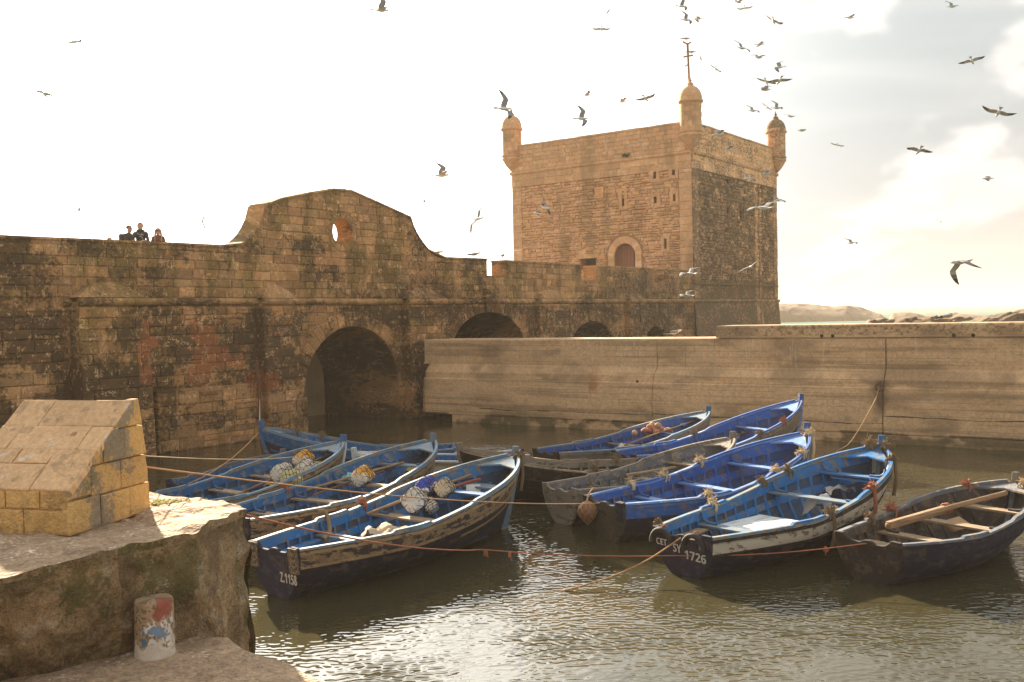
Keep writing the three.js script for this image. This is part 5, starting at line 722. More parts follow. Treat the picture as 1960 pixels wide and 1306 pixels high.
netFloat(851, 934, 0.94, 0.32, 0.16, fBeige, hA + 0.3, 'beige netted float beside the blue and white one');
const at = (px, py, y) => onLevel(px, py, y);
function spar(name, label, cat, a, b, r0, mat, group) { const A = at(...a), B = at(...b), t = thing(name, label, cat, [A.x, A.y, A.z], 0, group); const d = B.clone().sub(A), mid = d.clone().multiplyScalar(0.5); mid.y += 0.012; mesh('shaft', capTube([[0, 0, 0], mid.toArray(), d.toArray()], r0, 14, 8), mat, t); return t; }
const poleMat = paint('pole', [0.30, 0.185, 0.095], [0.16, 0.09, 0.05], 0.45, 0.85), poleGroup = 'poles lying along the boats';
spar('pole', 'long thin pole under the netted floats of the loaded blue boat', 'pole', [452, 948, 0.62], [640, 866, 1.08], 0.022, poleMat, poleGroup);
spar('pole', 'thin dark pole resting beside the netted floats and yellow rag', 'pole', [470, 940, 0.7], [628, 877, 0.98], 0.018, rustMat, poleGroup);
spar('pole', 'pole lying below the orange and white float beside turquoise cloth', 'pole', [588, 938, 0.72], [772, 886, 0.98], 0.024, poleMat, poleGroup);
spar('pole', 'second thin pole running beside the turquoise cloth', 'pole', [600, 948, 0.66], [735, 902, 0.82], 0.018, rustMat, poleGroup);
spar('pole', 'thick pole lying through the floats of the boat numbered 1158', 'pole', [704, 984, 0.70], [900, 910, 1.02], 0.028, poleMat, poleGroup);
spar('pole', 'thin red pole next to the white board of the 1158 boat', 'pole', [862, 935, 0.88], [918, 918, 0.98], 0.03, flat(0.26, 0.06, 0.035), poleGroup);
spar('pole', 'bundle pole beside the red floats by the sea wall', 'pole', [1180, 858, 0.56], [1340, 802, 0.95], 0.02, poleMat, poleGroup);
spar('pole', 'thin pole next to the bunch of red floats', 'pole', [1200, 850, 0.6], [1322, 808, 0.9], 0.016, rustMat, poleGroup);
spar('pole', 'pole running beside the orange and white balls', 'pole', [1400, 838, 0.72], [1508, 798, 1.05], 0.02, poleMat, poleGroup);
spar('pole', 'thin pole leaning past the green bottle in the highest bow', 'pole', [1420, 832, 0.78], [1500, 803, 1.0], 0.016, rustMat, poleGroup);
spar('oar', 'weathered oar lying in the unpainted grey boat', 'oar', [1200, 910, 0.62], [1398, 880, 0.66], 0.035, M.wood);
{ const t = spar('heavy_spar', 'heavy squared spar lying along the old dark boat', 'spar', [1700, 1006, 0.7], [1925, 944, 0.94], 0.042, poleMat); const A = at(1700, 1006, 0.7), B = at(1812, 974, 0.8), d = B.clone().sub(A); const g = bx(d.length(), 0.11, 0.10, 0, 0, 0); const q = new THREE.Quaternion().setFromUnitVectors(new THREE.Vector3(1, 0, 0), d.clone().normalize()); g.applyQuaternion(q); g.translate(d.x / 2, d.y / 2, d.z / 2); mesh('squared_butt', g, poleMat, t); mesh('lashing', (() => { const l = []; for (let i = 0; i < 4; i++) { const k = new THREE.TorusGeometry(0.08, 0.012, 5, 16); k.rotateY(Math.PI / 2); k.applyQuaternion(q); k.translate(d.x * (0.97 + i * 0.02), d.y, d.z * (0.97 + i * 0.02)); l.push(k); } return merge(l); })(), ropeRed, t); }
// rags, sheets, boards
function rag(name, label, px, py, y, w, d, turn, mat, amp, droop = 0.5, seed = 1) {
  const p = at(px, py, y), f = (u, v, o) => { const x = (u - 0.5) * w, z = (v - 0.5) * d, n = fbm(u * 4 + seed, v * 4, seed, 4) - 0.5, e = Math.pow(Math.abs(u - 0.5) * 2, 2) * 0.6 + Math.pow(Math.abs(v - 0.5) * 2, 2) * 0.6; return [x * (1 - e * 0.12) + amp * 0.6 * n, amp * (n * 1.6 + 0.5 * Math.sin(u * 11 + v * 5 + seed)) * 0.6 - droop * d * e * 0.5 + o, z + amp * (fbm(u * 5, v * 3, seed + 9, 3) - 0.5)]; };
  const g = merge([gridGeo(26, 22, (u, v) => f(u, v, 0)), gridGeo(26, 22, (u, v) => f(1 - u, v, -0.006))]); g.rotateY(turn); g.translate(p.x, p.y, p.z); return tag(mesh(name, g, mat), label, 'cloth');
}
const cloth = (r, g, b) => std({ color: rgb(r, g, b), roughness: 0.9, bumpMap: fineBump, bumpScale: 0.006 });
rag('rag', 'yellow rag draped over the thwart in the loaded blue boat', 523, 916, 0.74, 0.34, 0.3, hC, cloth(0.62, 0.38, 0.03), 0.06, 0.9, 3);
rag('rag', 'turquoise cloth beside the orange and white float', 667, 908, 0.86, 0.36, 0.22, hB + 0.2, cloth(0.12, 0.42, 0.46), 0.1, 0.7, 5);
rag('rag', 'dull yellow rag hanging inside a bow near the turquoise cloth', 790, 890, 0.86, 0.3, 0.28, hB, cloth(0.42, 0.36, 0.08), 0.05, 1.1, 7);
rag('rag', 'white scrap of sheet beside the orange topped float', 605, 895, 0.82, 0.2, 0.26, hC + 0.8, cloth(0.55, 0.52, 0.47), 0.06, 1.0, 9);
rag('rag', 'crumpled beige tarpaulin heaped on the stern thwart of the 1158 boat', 734, 1010, 0.58, 0.8, 0.55, hA, cloth(0.50, 0.37, 0.24), 0.2, 0.4, 11);
rag('rag', 'white cloth in front of the red floats', 1190, 852, 0.66, 0.3, 0.28, hR1, cloth(0.52, 0.48, 0.42), 0.08, 0.9, 13);
rag('rag', 'light blue cloth in the bow behind the red floats', 1307, 810, 0.86, 0.26, 0.2, hR1, cloth(0.06, 0.28, 0.55), 0.06, 0.8, 15);
rag('rag', 'greyish white net thrown over the thwart of the azure boat', 1572, 948, 0.72, 0.4, 0.5, boats.R5.g.rotation.y, cloth(0.50, 0.44, 0.38), 0.14, 1.0, 17);
rag('rag', 'greyish white net trailing forward along the azure boat', 1608, 932, 0.72, 0.6, 0.2, boats.R5.g.rotation.y - 0.5, cloth(0.48, 0.42, 0.36), 0.12, 0.6, 19);
{ const p = at(906, 938, 0.82), g = bx(0.26, 0.2, 0.012, 0, 0, 0, hA - 0.9, -0.4); g.translate(p.x, p.y, p.z); tag(mesh('white_board', g, flat(0.62, 0.6, 0.56)), 'small white board standing in the boat numbered 1158', 'board'); }
{ const p = at(1830, 1004, 0.45), g = bx(0.42, 0.02, 0.3, 0, 0, 0, 0.4, 0.35, 0.15); g.translate(p.x, p.y, p.z); tag(mesh('cardboard_sheet', g, flat(0.36, 0.22, 0.11)), 'sheet of brown cardboard lying in the old dark boat', 'cardboard'); }
{ const bottle = (px, py, y, turn, label) => { const p = at(px, py, y), t = thing('bottle', label, 'bottle', [p.x, p.y, p.z], turn); const g = new THREE.LatheGeometry([[0, 0], [0.05, 0.005], [0.052, 0.2], [0.02, 0.27], [0.02, 0.31], [0, 0.31]].map(q => new THREE.Vector2(...q)), 14); g.rotateZ(-1.35); mesh('body', g, std({ color: rgb(0.16, 0.42, 0.10), roughness: 0.35 }), t); const c = new THREE.CylinderGeometry(0.024, 0.024, 0.03, 10); c.translate(0, 0.32, 0); c.rotateZ(-1.35); mesh('cap', c, flat(0.5, 0.1, 0.05), t); };
  bottle(612, 887, 0.86, hC, 'green bottle beside the netted floats of the loaded boat'); bottle(1488, 806, 1.0, hR2, 'green bottle in the highest bow'); }
{ // bunch of red floats, and the balls of the next boat
  const ball = (name, label, p, r, mat, group, sx = 1.3) => { const g = new THREE.SphereGeometry(r, 14, 10); g.scale(sx, 1, 1); g.rotateY(gearSeed++ * 1.7); g.translate(p.x, p.y, p.z); return tag(mesh(name, g, mat), label, 'float', group); };
  const reds = [flat(0.40, 0.14, 0.075), flat(0.46, 0.19, 0.11), flat(0.34, 0.13, 0.08), flat(0.42, 0.24, 0.13)], r = rng(909), c = at(1252, 832, 0.66), ax = new THREE.Vector3(Math.cos(hR1), 0, -Math.sin(hR1)), az = new THREE.Vector3(Math.sin(hR1), 0, Math.cos(hR1));
  for (let i = 0; i < 34; i++) { const u = (r() + r() - 1) * 0.62, v = (r() - 0.5) * 0.42, h = 0.02 + (1 - Math.abs(u) / 0.7) * 0.26 * r(); ball('net_float', 'small red brown float in the bunch beside the sea wall', c.clone().addScaledVector(ax, u).addScaledVector(az, v).add(new THREE.Vector3(0, h, 0)), 0.062 + r() * 0.02, reds[i % 4], 'bunch of red floats'); }
  ball('ball_float', 'orange ball float among the poles under the highest bow', at(1425, 822, 0.84), 0.1, flat(0.55, 0.15, 0.05), 'ball floats', 1);
  ball('ball_float', 'cream ball float touching the orange one', at(1420, 830, 0.76), 0.11, flat(0.58, 0.50, 0.38), 'ball floats', 1.1);
  ball('ball_float', 'small cream ball float below the orange one', at(1411, 836, 0.7), 0.08, flat(0.55, 0.47, 0.36), 'ball floats', 1);
  for (const [x, y, h] of [[1440, 822, 0.82], [1448, 816, 0.88], [1455, 823, 0.8], [1443, 812, 0.9], [1434, 816, 0.88]]) ball('net_float', 'small tan float in the row behind the orange ball', at(x, y, h), 0.065, flat(0.42, 0.23, 0.12), 'tan floats', 1.3);
}
{ // net bag slung from the stern of the ultramarine boat
  const b = boats.R4.g, g = new THREE.Group(); g.name = 'net_bag'; const p = b.worldToLocal(at(1152, 976, 0.5)); p.x = Math.min(p.x, -0.2); g.position.copy(p); b.add(g);
  const f = (u, v, o = 0) => { const a = u * 6.283, q = (0.155 + o) * Math.sin(Math.PI * Math.pow(v, 0.8)) + 0.01; return [q * Math.cos(a), -0.42 * v + 0.2, q * Math.sin(a)]; };
  mesh('floats', gridGeo(18, 14, (u, v) => { const a = f(u, v); const n = 0.02 * Math.sin(u * 37) * Math.sin(v * 23); return [a[0] * (1 + n * 5), a[1], a[2] * (1 + n * 5)]; }), flat(0.20, 0.10, 0.055), g);
  const ls = []; for (let i = 0; i < 9; i++) { const A = [], B = []; for (let k = 0; k <= 10; k++) { A.push(f(i / 9 + k * 0.03, k / 10, 0.012)); B.push(f(i / 9 - k * 0.03, k / 10, 0.012)); } ls.push(tube(A, 0.005, 18, 4), tube(B, 0.005, 18, 4)); } ls.push(tube([[0, 0.2, 0], [0.05, 0.32, 0], [0.14, 0.4, 0.0]], 0.014)); mesh('netting', merge(ls), ropeThin, g);
}
{ const A = boats.A; const q = (t, sd, dx, dy, dz) => { const c = A.P(t, 1, sd); return [c[0] + dx, c[1] + dy, c[2] + dz]; }; const g = new THREE.TubeGeometry(curve([q(0.26, -1, -0.2, -0.2, 0.4), q(0.27, -1, 0, -0.16, 0.28), q(0.29, -1, 0.02, -0.08, 0.16), q(0.3, -1, 0, 0.12, 0.03), q(0.285, -1, -0.06, 0.16, -0.02)]), 26, 0.035, 9); mesh('rope_end', g, ropeMat, A.g); }

// ---------------------------------------------------------------- mooring ropes
function line(label, pts, r, mat = ropeThin, name = 'mooring_rope') { const g = new THREE.TubeGeometry(curve(pts), Math.max(24, pts.length * 5), r, 6); return tag(mesh(name, g, mat), label, 'rope', 'mooring ropes'); }
const knotAt = (p, mat) => { const r = rng(gearSeed++), ls = []; for (let i = 0; i < 6; i++) ls.push(tube([[p.x, p.y, p.z], [p.x + (r() - 0.5) * 0.1, p.y - 0.03 - r() * 0.06, p.z + (r() - 0.5) * 0.1], [p.x + (r() - 0.5) * 0.08, p.y - r() * 0.14, p.z]], 0.008, 8, 4)); return merge(ls); };
line('rope stretched from the merlon straight to the boat with tall roped bow', sag(atDepth(215, 869, 8.3), atDepth(575, 873, 21.5), 0.06), 0.006, ropePale);
{ const a = atDepth(235, 888, 8.3), b = boats.R4.g.localToWorld(new THREE.Vector3(-0.05, 0.66, -0.1)); line('long rope from the merlon across three boats to the ultramarine stern', sag(a, b, 0.12, 16), 0.0075, ropeThin); }
{ const a = atDepth(470, 986, 8.25), m = at(930, 1053, 0.42), b = at(1285, 1064, 0.34), c = at(1480, 1058, 0.4), d = boats.R6.g.localToWorld(new THREE.Vector3(-0.03, 0.58, 0)); const p1 = sag(a, m, 0.1, 8), p2 = sag(m, b, 0.04, 6).slice(1), p3 = sag(b, d, 0.06, 6).slice(1); const rustRope = line('rust coloured rope from the quay corner past the sterns to the old dark boat', [...p1, ...p2, ...p3], 0.009, ropeRed); for (const q of [m, at(978, 1056, 0.41), at(1370, 1062, 0.36), at(1580, 1046, 0.46)]) mesh('knot', knotAt(q), ropeRed, rustRope); }
line('slack rope from the azure boat dipping into the open water', [boats.R5.g.localToWorld(new THREE.Vector3(-0.06, 0.6, 0.02)), at(1240, 1072, 0.3), at(1160, 1108, 0.12), at(1062, 1136, -0.03)], 0.012, ropeThin);
{ const w = onPlane(491, 692, rampart, 'z', 0.3).applyMatrix4(rampart.matrixWorld), e = boats.E, bow = e.g.localToWorld(new THREE.Vector3(e.L + 0.03, 1.38, 0)), k = onPlane(497, 765, rampart, 'z', 0.36).applyMatrix4(rampart.matrixWorld); line('rope rising from the tall blue bow to the rusty wall pipe', [bow, bow.clone().lerp(k, 0.5), k], 0.014, ropePale);
  line('rope from the tall blue bow down to the small boat with black stern', sag(e.g.localToWorld(new THREE.Vector3(e.L + 0.04, 1.2, 0)), boats.D.g.localToWorld(new THREE.Vector3(-0.05, 0.68, 0.2)), 0.15), 0.016, ropeThin);
  line('rope hanging straight down the stem of the tall blue bow', [e.g.localToWorld(new THREE.Vector3(e.L + 0.08, 1.3, 0.02)), e.g.localToWorld(new THREE.Vector3(e.L + 0.05, 0.7, 0.05)), e.g.localToWorld(new THREE.Vector3(e.L - 0.1, 0.15, 0.06))], 0.02, ropeMat);
  const b0 = w.clone(), pipe = thing('wall_pipe', 'rusty iron pipe standing against the rampart beside the arch', 'pipe', [k.x, 0, k.z]); mesh('pipe', capTube([[0, 0.4, 0], [0, k.y, 0], [w.x - k.x, w.y, w.z - k.z]], 0.055, 16, 8), rustMat, pipe); }
{ const p = onPlane(1683, 742, seawall, 'z', 0.12).applyMatrix4(seawall.matrixWorld); line('slack rope hanging from the sea wall ring into the water', [p, at(1660, 800, 1.2).lerp(p, 0.3), at(1625, 850, 0.5), at(1600, 866, 0.34), at(1606, 885, 0.02)], 0.010, ropeThin); line('short rope dropping straight from the ring to the water', [p, p.clone().add(new THREE.Vector3(-0.35, -0.9, 0.3)), at(1652, 866, 0.0)], 0.008, ropeThin); }

// ---------------------------------------------------------------- people on the rampart
function surfaceNet(sdf, lo, hi, cell, colorAt) {
  const n = [0, 1, 2].map(k => Math.ceil((hi[k] - lo[k]) / cell) + 1), at3 = (i, j, k) => i + n[0] * (j + n[1] * k), F = new Float32Array(n[0] * n[1] * n[2]);
  for (let k = 0; k < n[2]; k++) for (let j = 0; j < n[1]; j++) for (let i = 0; i < n[0]; i++) F[at3(i, j, k)] = sdf(lo[0] + i * cell, lo[1] + j * cell, lo[2] + k * cell);
  const id = new Int32Array(F.length).fill(-1), pos = [], col = [], ix = [];
  for (let k = 0; k < n[2] - 1; k++) for (let j = 0; j < n[1] - 1; j++) for (let i = 0; i < n[0] - 1; i++) {
    let c = 0, x = 0, y = 0, z = 0, m = 0; const V = []; for (let q = 0; q < 8; q++) { const v = F[at3(i + (q & 1), j + ((q >> 1) & 1), k + (q >> 2))]; V.push(v); if (v < 0) m++; } if (m === 0 || m === 8) continue;
    for (const [a, b] of [[0, 1], [2, 3], [4, 5], [6, 7], [0, 2], [1, 3], [4, 6], [5, 7], [0, 4], [1, 5], [2, 6], [3, 7]]) if ((V[a] < 0) !== (V[b] < 0)) { const t = V[a] / (V[a] - V[b]); x += mix(a & 1, b & 1, t); y += mix((a >> 1) & 1, (b >> 1) & 1, t); z += mix(a >> 2, b >> 2, t); c++; }
    id[at3(i, j, k)] = pos.length / 3; const P = [lo[0] + (i + x / c) * cell, lo[1] + (j + y / c) * cell, lo[2] + (k + z / c) * cell]; pos.push(...P); col.push(...colorAt(...P));
  }
  const quad = (a, b, c, d, fl) => { if (a < 0 || b < 0 || c < 0 || d < 0) return; if (fl) ix.push(a, c, b, a, d, c); else ix.push(a, b, c, a, c, d); };
  for (let k = 1; k < n[2] - 1; k++) for (let j = 1; j < n[1] - 1; j++) for (let i = 1; i < n[0] - 1; i++) { const s = F[at3(i, j, k)] < 0; if (s !== F[at3(i + 1, j, k)] < 0) quad(id[at3(i, j - 1, k - 1)], id[at3(i, j, k - 1)], id[at3(i, j, k)], id[at3(i, j - 1, k)], !s); if (s !== F[at3(i, j + 1, k)] < 0) quad(id[at3(i - 1, j, k - 1)], id[at3(i, j, k - 1)], id[at3(i, j, k)], id[at3(i - 1, j, k)], s); if (s !== F[at3(i, j, k + 1)] < 0) quad(id[at3(i - 1, j - 1, k)], id[at3(i, j - 1, k)], id[at3(i, j, k)], id[at3(i - 1, j, k)], !s); }
  const g = new THREE.BufferGeometry(); g.setAttribute('position', new THREE.Float32BufferAttribute(pos, 3)); g.setAttribute('color', new THREE.Float32BufferAttribute(col, 3)); g.setAttribute('uv', new THREE.Float32BufferAttribute(new Float32Array(pos.length / 3 * 2), 2)); g.setIndex(ix); g.computeVertexNormals(); return g;
}
const capD = (p, a, b, ra, rb) => { const bx_ = b[0] - a[0], by = b[1] - a[1], bz = b[2] - a[2], px = p[0] - a[0], py = p[1] - a[1], pz = p[2] - a[2], t = Math.min(1, Math.max(0, (px * bx_ + py * by + pz * bz) / (bx_ * bx_ + by * by + bz * bz + 1e-9))); return Math.hypot(px - bx_ * t, py - by * t, pz - bz * t) - mix(ra, rb, t); };
const skinMat = std({ vertexColors: true, roughness: 0.8 });
function person(px, pyTop, label, o) {
  const q = onPlane(px, pyTop, rampart, 'z', -1.32), H = Math.max(1.0, q.y - WALK), k = H / 1.75, base = new THREE.Vector3(q.x, WALK + 0.004, -1.32).applyMatrix4(rampart.matrixWorld);
  const t = thing('person', label, 'person', [base.x, base.y, base.z], WALL_TURN + (o.turn || 0), 'people looking over the rampart');
  const hy = 1.0 / k, up = Math.min(1.12, hy + 0.03), J = v => v, sh = 0.185 * (o.broad || 1), bones = [], add = (a, b, ra, rb, c) => bones.push([a, b, ra, rb, c]);
  const lean = o.lean || 0, ch = [0, 1.3, lean * 0.6], nk = [0, 1.46, lean], hd = [0, 1.60, lean + 0.03];
  add([0, 0.95, 0], ch, 0.14, 0.155, o.top); add([-0.06, 1.36, lean * 0.8], [0.06, 1.36, lean * 0.8], 0.125, 0.125, o.top); add(nk, [0, 1.53, lean + 0.01], 0.055, 0.05, o.skin); add([0, 1.57, lean + 0.05], [0, 1.665, lean + 0.02], 0.072, 0.088, o.skin); add([0, 1.595, lean + 0.125], [0, 1.615, lean + 0.12], 0.014, 0.01, o.skin); for (const s of [-1, 1]) add([s * 0.088, 1.60, lean + 0.02], [s * 0.09, 1.63, lean + 0.015], 0.018, 0.02, o.skin);
  for (const s of [-1, 1]) {
    const S = [s * sh, 1.40, lean * 0.8], E = [s * (sh + 0.07), Math.max(1.1, up + 0.04), 0.1], Wr = [s * 0.16, up + 0.03, 0.40]; add(S, E, 0.06, 0.05, o.top); add(E, Wr, 0.048, 0.034, o.top); add(Wr, [s * 0.15, up + 0.03, 0.47], 0.034, 0.036, o.skin); for (let f = 0; f < 4; f++) add([s * 0.15 + (f - 1.5) * 0.021, up + 0.03, 0.49], [s * 0.15 + (f - 1.5) * 0.023, up + 0.012, 0.55 + 0.012 * Math.sin(f + 1)], 0.011, 0.009, o.skin); add([s * 0.12, up + 0.03, 0.45], [s * 0.085, up + 0.02, 0.49], 0.012, 0.01, o.skin);
    add([s * 0.095, 0.92, 0], [s * 0.1, 0.5, 0.02], 0.1, 0.065, o.legs); add([s * 0.1, 0.5, 0.02], [s * 0.1, 0.09, -0.02], 0.06, 0.042, o.legs); add([s * 0.1, 0.045, -0.03], [s * 0.11, 0.035, 0.15], 0.045, 0.038, [0.04, 0.03, 0.025]);
  }
  const sdf = (x, y, z) => { const p = [x, y, z]; let d = 1; for (const b of bones) { const e = capD(p, b[0], b[1], b[2], b[3]), h = Math.max(0, 0.03 - Math.abs(d - e)) / 0.03; d = Math.min(d, e) - h * h * 0.0075; } return d; };
  const cAt = (x, y, z) => { let best = 9, c = o.top; for (const b of bones) { const e = capD([x, y, z], b[0], b[1], b[2], b[3]); if (e < best) { best = e; c = b[4]; } } return c; };
  const g = surfaceNet(sdf, [-0.42, -0.03, -0.28], [0.42, 1.8, 0.62], 0.022, cAt); g.scale(k, k, k); mesh('body', g, skinMat, t);
  const hair = gridGeo(20, 14, (u, v) => { const a = u * 6.283, e = v * (o.long ? 1.9 : 1.55), fr = Math.cos(a) > 0.35, ee = fr ? Math.min(e, 0.95) : e; return [0.103 * Math.sin(ee) * Math.sin(a), 1.655 + 0.105 * Math.cos(ee), lean + 0.012 + 0.112 * Math.sin(ee) * Math.cos(a)]; }); 
  const hs = [hair]; if (o.long) for (const s of [-1, 1]) hs.push(capTube([[s * 0.085, 1.66, lean], [s * 0.105, 1.5, lean + 0.04], [s * 0.11, 1.28, lean + 0.13]], 0.036, 10, 8)); const hg = merge(hs); hg.scale(k, k, k); mesh('hair', hg, flat(...o.hair), t);
  if (o.glasses) { const gg = merge([bx(0.06, 0.04, 0.015, -0.036, 1.635, lean + 0.112), bx(0.06, 0.04, 0.015, 0.036, 1.635, lean + 0.112), bx(0.16, 0.01, 0.012, 0, 1.645, lean + 0.106)]); gg.scale(k, k, k); mesh('sunglasses', gg, flat(0.02, 0.018, 0.016, 0.3), t); }
  if (o.pack) { const pg = new RoundedBoxGeometry(0.3, 0.44, 0.17, 3, 0.06); pg.translate(0, 1.24, -0.22 + lean * 0.4); pg.scale(k, k, k); mesh('backpack', pg, flat(0.06, 0.05, 0.045), t); }
  if (o.hood) { const g2 = new THREE.TorusGeometry(0.1, 0.04, 8, 20); g2.rotateX(1.25); g2.translate(0, 1.47, lean - 0.02); g2.scale(k, k, k); mesh('hood', g2, flat(...o.top), t); const pr = []; const r = rng(31); for (let i = 0; i < 9; i++) { const x = (r() - 0.5) * 0.2, y = 1.22 + r() * 0.16; pr.push(tube([[x, y, 0.155 + lean * 0.6], [x + 0.03, y + 0.02, 0.158 + lean * 0.6], [x + 0.05, y - 0.01, 0.155 + lean * 0.6]], 0.007, 6, 4)); } const pg = merge(pr); pg.scale(k, k, k); mesh('chest_print', pg, flat(0.6, 0.58, 0.55), t); }
  return t;
}
const skin = [0.50, 0.29, 0.19];
person(268, 427, 'person in a dark hooded top with white chest print leaning on the rampart', { top: [0.035, 0.032, 0.036], legs: [0.03, 0.035, 0.06], skin, hair: [0.06, 0.035, 0.02], hood: true, turn: -0.75 });
person(243, 432, 'person with backpack and sunglasses turned sideways on the rampart', { top: [0.045, 0.036, 0.034], legs: [0.05, 0.045, 0.04], skin, hair: [0.08, 0.045, 0.025], pack: true, glasses: true, lean: 0.06, turn: 0.35 });
person(302, 437, 'person with long fair hair, sunglasses and dark red top on the rampart', { top: [0.14, 0.045, 0.035], legs: [0.04, 0.04, 0.05], skin, hair: [0.38, 0.22, 0.09], long: true, glasses: true, broad: 0.9, turn: -0.65 });
person(209, 455, 'small person whose head just shows above the rampart', { top: [0.2, 0.1, 0.08], legs: [0.05, 0.05, 0.06], skin, hair: [0.09, 0.05, 0.03], turn: -0.2 });

// ---------------------------------------------------------------- gulls
const gullMat = std({ vertexColors: true, roughness: 0.85 });
function gullGeo(d1, d2, sweep = 0.35, fold = 1, stand = false) {
  const gb = new GB(), white = [0.68, 0.65, 0.60], grey = [0.21, 0.205, 0.2], dark = [0.025, 0.022, 0.02], U = [0, 0];
  const rings = [[-0.30, 0.004, 0.012, 0], [-0.2, 0.03, 0.03, 0.0], [-0.08, 0.062, 0.06, -0.005], [0.05, 0.072, 0.068, -0.005], [0.15, 0.05, 0.05, 0.008], [0.2, 0.04, 0.042, 0.022], [0.245, 0.042, 0.044, 0.028], [0.285, 0.022, 0.024, 0.024], [0.3, 0.011, 0.012, 0.018], [0.345, 0.003, 0.004, 0.008]], N = 8;
  const pt = (i, k) => { const r = rings[i], a = k / N * Math.PI * 2; return [r[0], r[3] + r[2] * Math.sin(a), r[1] * Math.cos(a)]; };
  for (let i = 0; i + 1 < rings.length; i++) for (let k = 0; k < N; k++) gb.quad(pt(i, k), pt(i + 1, k), pt(i + 1, k + 1), pt(i, k + 1), U, U, U, U, i >= 7 ? [0.5, 0.32, 0.05] : white);
  const F = (a, b, c, d, col) => { gb.quad(a, b, c, d, U, U, U, U, col); };
  F([-0.2, 0.012, -0.028], [-0.2, 0.012, 0.028], [-0.4, 0.0, 0.085], [-0.4, 0.0, -0.085], white); F([-0.2, 0.0, 0.028], [-0.2, 0.0, -0.028], [-0.4, -0.008, -0.085], [-0.4, -0.008, 0.085], white);
  if (stand) {
    for (const s of [-1, 1]) { const P = (x, y, z) => [x, y, s * z]; const a = [P(0.12, 0.035, 0.062), P(0.0, 0.05, 0.08), P(-0.2, 0.035, 0.055), P(-0.42, 0.01, 0.02)], b = [P(0.1, -0.03, 0.068), P(0, -0.04, 0.078), P(-0.2, -0.01, 0.05), P(-0.4, 0.0, 0.022)]; for (let i = 0; i < 3; i++) { F(a[i], a[i + 1], b[i + 1], b[i], i === 2 ? dark : grey); F(a[i], P(a[i][0], 0.066, 0.01), P(a[i + 1][0], i === 2 ? 0.02 : 0.06, 0.005), a[i + 1], i === 2 ? dark : grey); }
      for (const [x0, y0, x1, y1] of [[-0.02, -0.05, 0.0, -0.13], [0.0, -0.13, -0.01, -0.2]]) { const w = 0.007; F([x0 - w, y0, s * 0.03], [x0 + w, y0, s * 0.03], [x1 + w, y1, s * 0.03], [x1 - w, y1, s * 0.03], [0.5, 0.3, 0.12]); F([x0, y0, s * 0.03 - w], [x0, y0, s * 0.03 + w], [x1, y1, s * 0.03 + w], [x1, y1, s * 0.03 - w], [0.5, 0.3, 0.12]); } F([-0.02, -0.198, s * 0.03 - 0.02], [-0.02, -0.198, s * 0.03 + 0.02], [0.045, -0.2, s * 0.03 + 0.028], [0.045, -0.2, s * 0.03 - 0.028], [0.5, 0.3, 0.12]); }
    return gb.geo();
  }
  for (const s of [-1, 1]) {
    const st = [[0, 0.10, -0.085, 0.02], [0.09, 0.12, -0.085, 0.02], [0.19, 0.155, -0.055, 0.017], [0.28, 0.18, -0.01, 0.014], [0.38, 0.155, -0.03, 0.011], [0.5, 0.09, -0.06, 0.008], [0.6, 0.01, -0.085, 0.006], [0.68, -0.085, -0.115, 0.003]];
    const L = st.map(([l, le, te, th]) => { const li = Math.min(l, 0.28) * fold, lo = Math.max(0, l - 0.28) * fold, y = 0.03 + li * Math.sin(d1) + lo * Math.sin(d2), z = 0.045 + li * Math.cos(d1) + lo * Math.cos(d2), sw = -Math.max(0, l - 0.28) * (sweep - 0.35) * 1.2; return { f: [le * 1.15 + sw, y, s * z], b: [te * 1.25 + sw, y - 0.006, s * z], m: [mix(le, te, 0.35) + sw, y + th, s * z], u: [mix(le, te, 0.35) + sw, y - th * 0.3, s * z] }; });
    for (let i = 0; i + 1 < L.length; i++) { const A = L[i], B = L[i + 1], tip = i >= 5, top = tip ? dark : grey, und = tip ? dark : i >= 4 ? [0.16, 0.145, 0.13] : [0.42, 0.39, 0.35]; const q = (a, b, c, d, col) => s > 0 ? F(a, b, c, d, col) : F(d, c, b, a, col); q(A.f, A.m, B.m, B.f, top); q(A.m, A.b, B.b, B.m, top); q(A.u, A.f, B.f, B.u, und); q(A.b, A.u, B.u, B.b, und); }
  }
  return gb.geo();
}
const dg = Math.PI / 180, gullCache = new Map();
function gull(px, py, D, yaw, roll, pitch, d1, d2, label, o = {}) {
  const key = [d1, d2, o.sweep, o.fold, o.stand].join(); if (!gullCache.has(key)) gullCache.set(key, gullGeo(d1 * dg, d2 * dg, o.sweep, o.fold, o.stand));
  const m = mesh('gull', gullCache.get(key), gullMat), p = o.at || atDepth(px, py, D); if (!pitch && !o.stand && py < 300 && yaw > 45 && yaw < 135) pitch = -28; m.position.copy(p); m.rotation.order = 'YZX'; m.scale.setScalar(!o.at && px < 1000 ? 1.3 : 0.96); m.rotation.set(roll * dg, yaw * dg, pitch * dg);
  return tag(m, label, 'gull', o.group || 'gulls in flight');
}
const span = w => 1.36 * FOCAL / w, side = w => 0.78 * FOCAL / w;
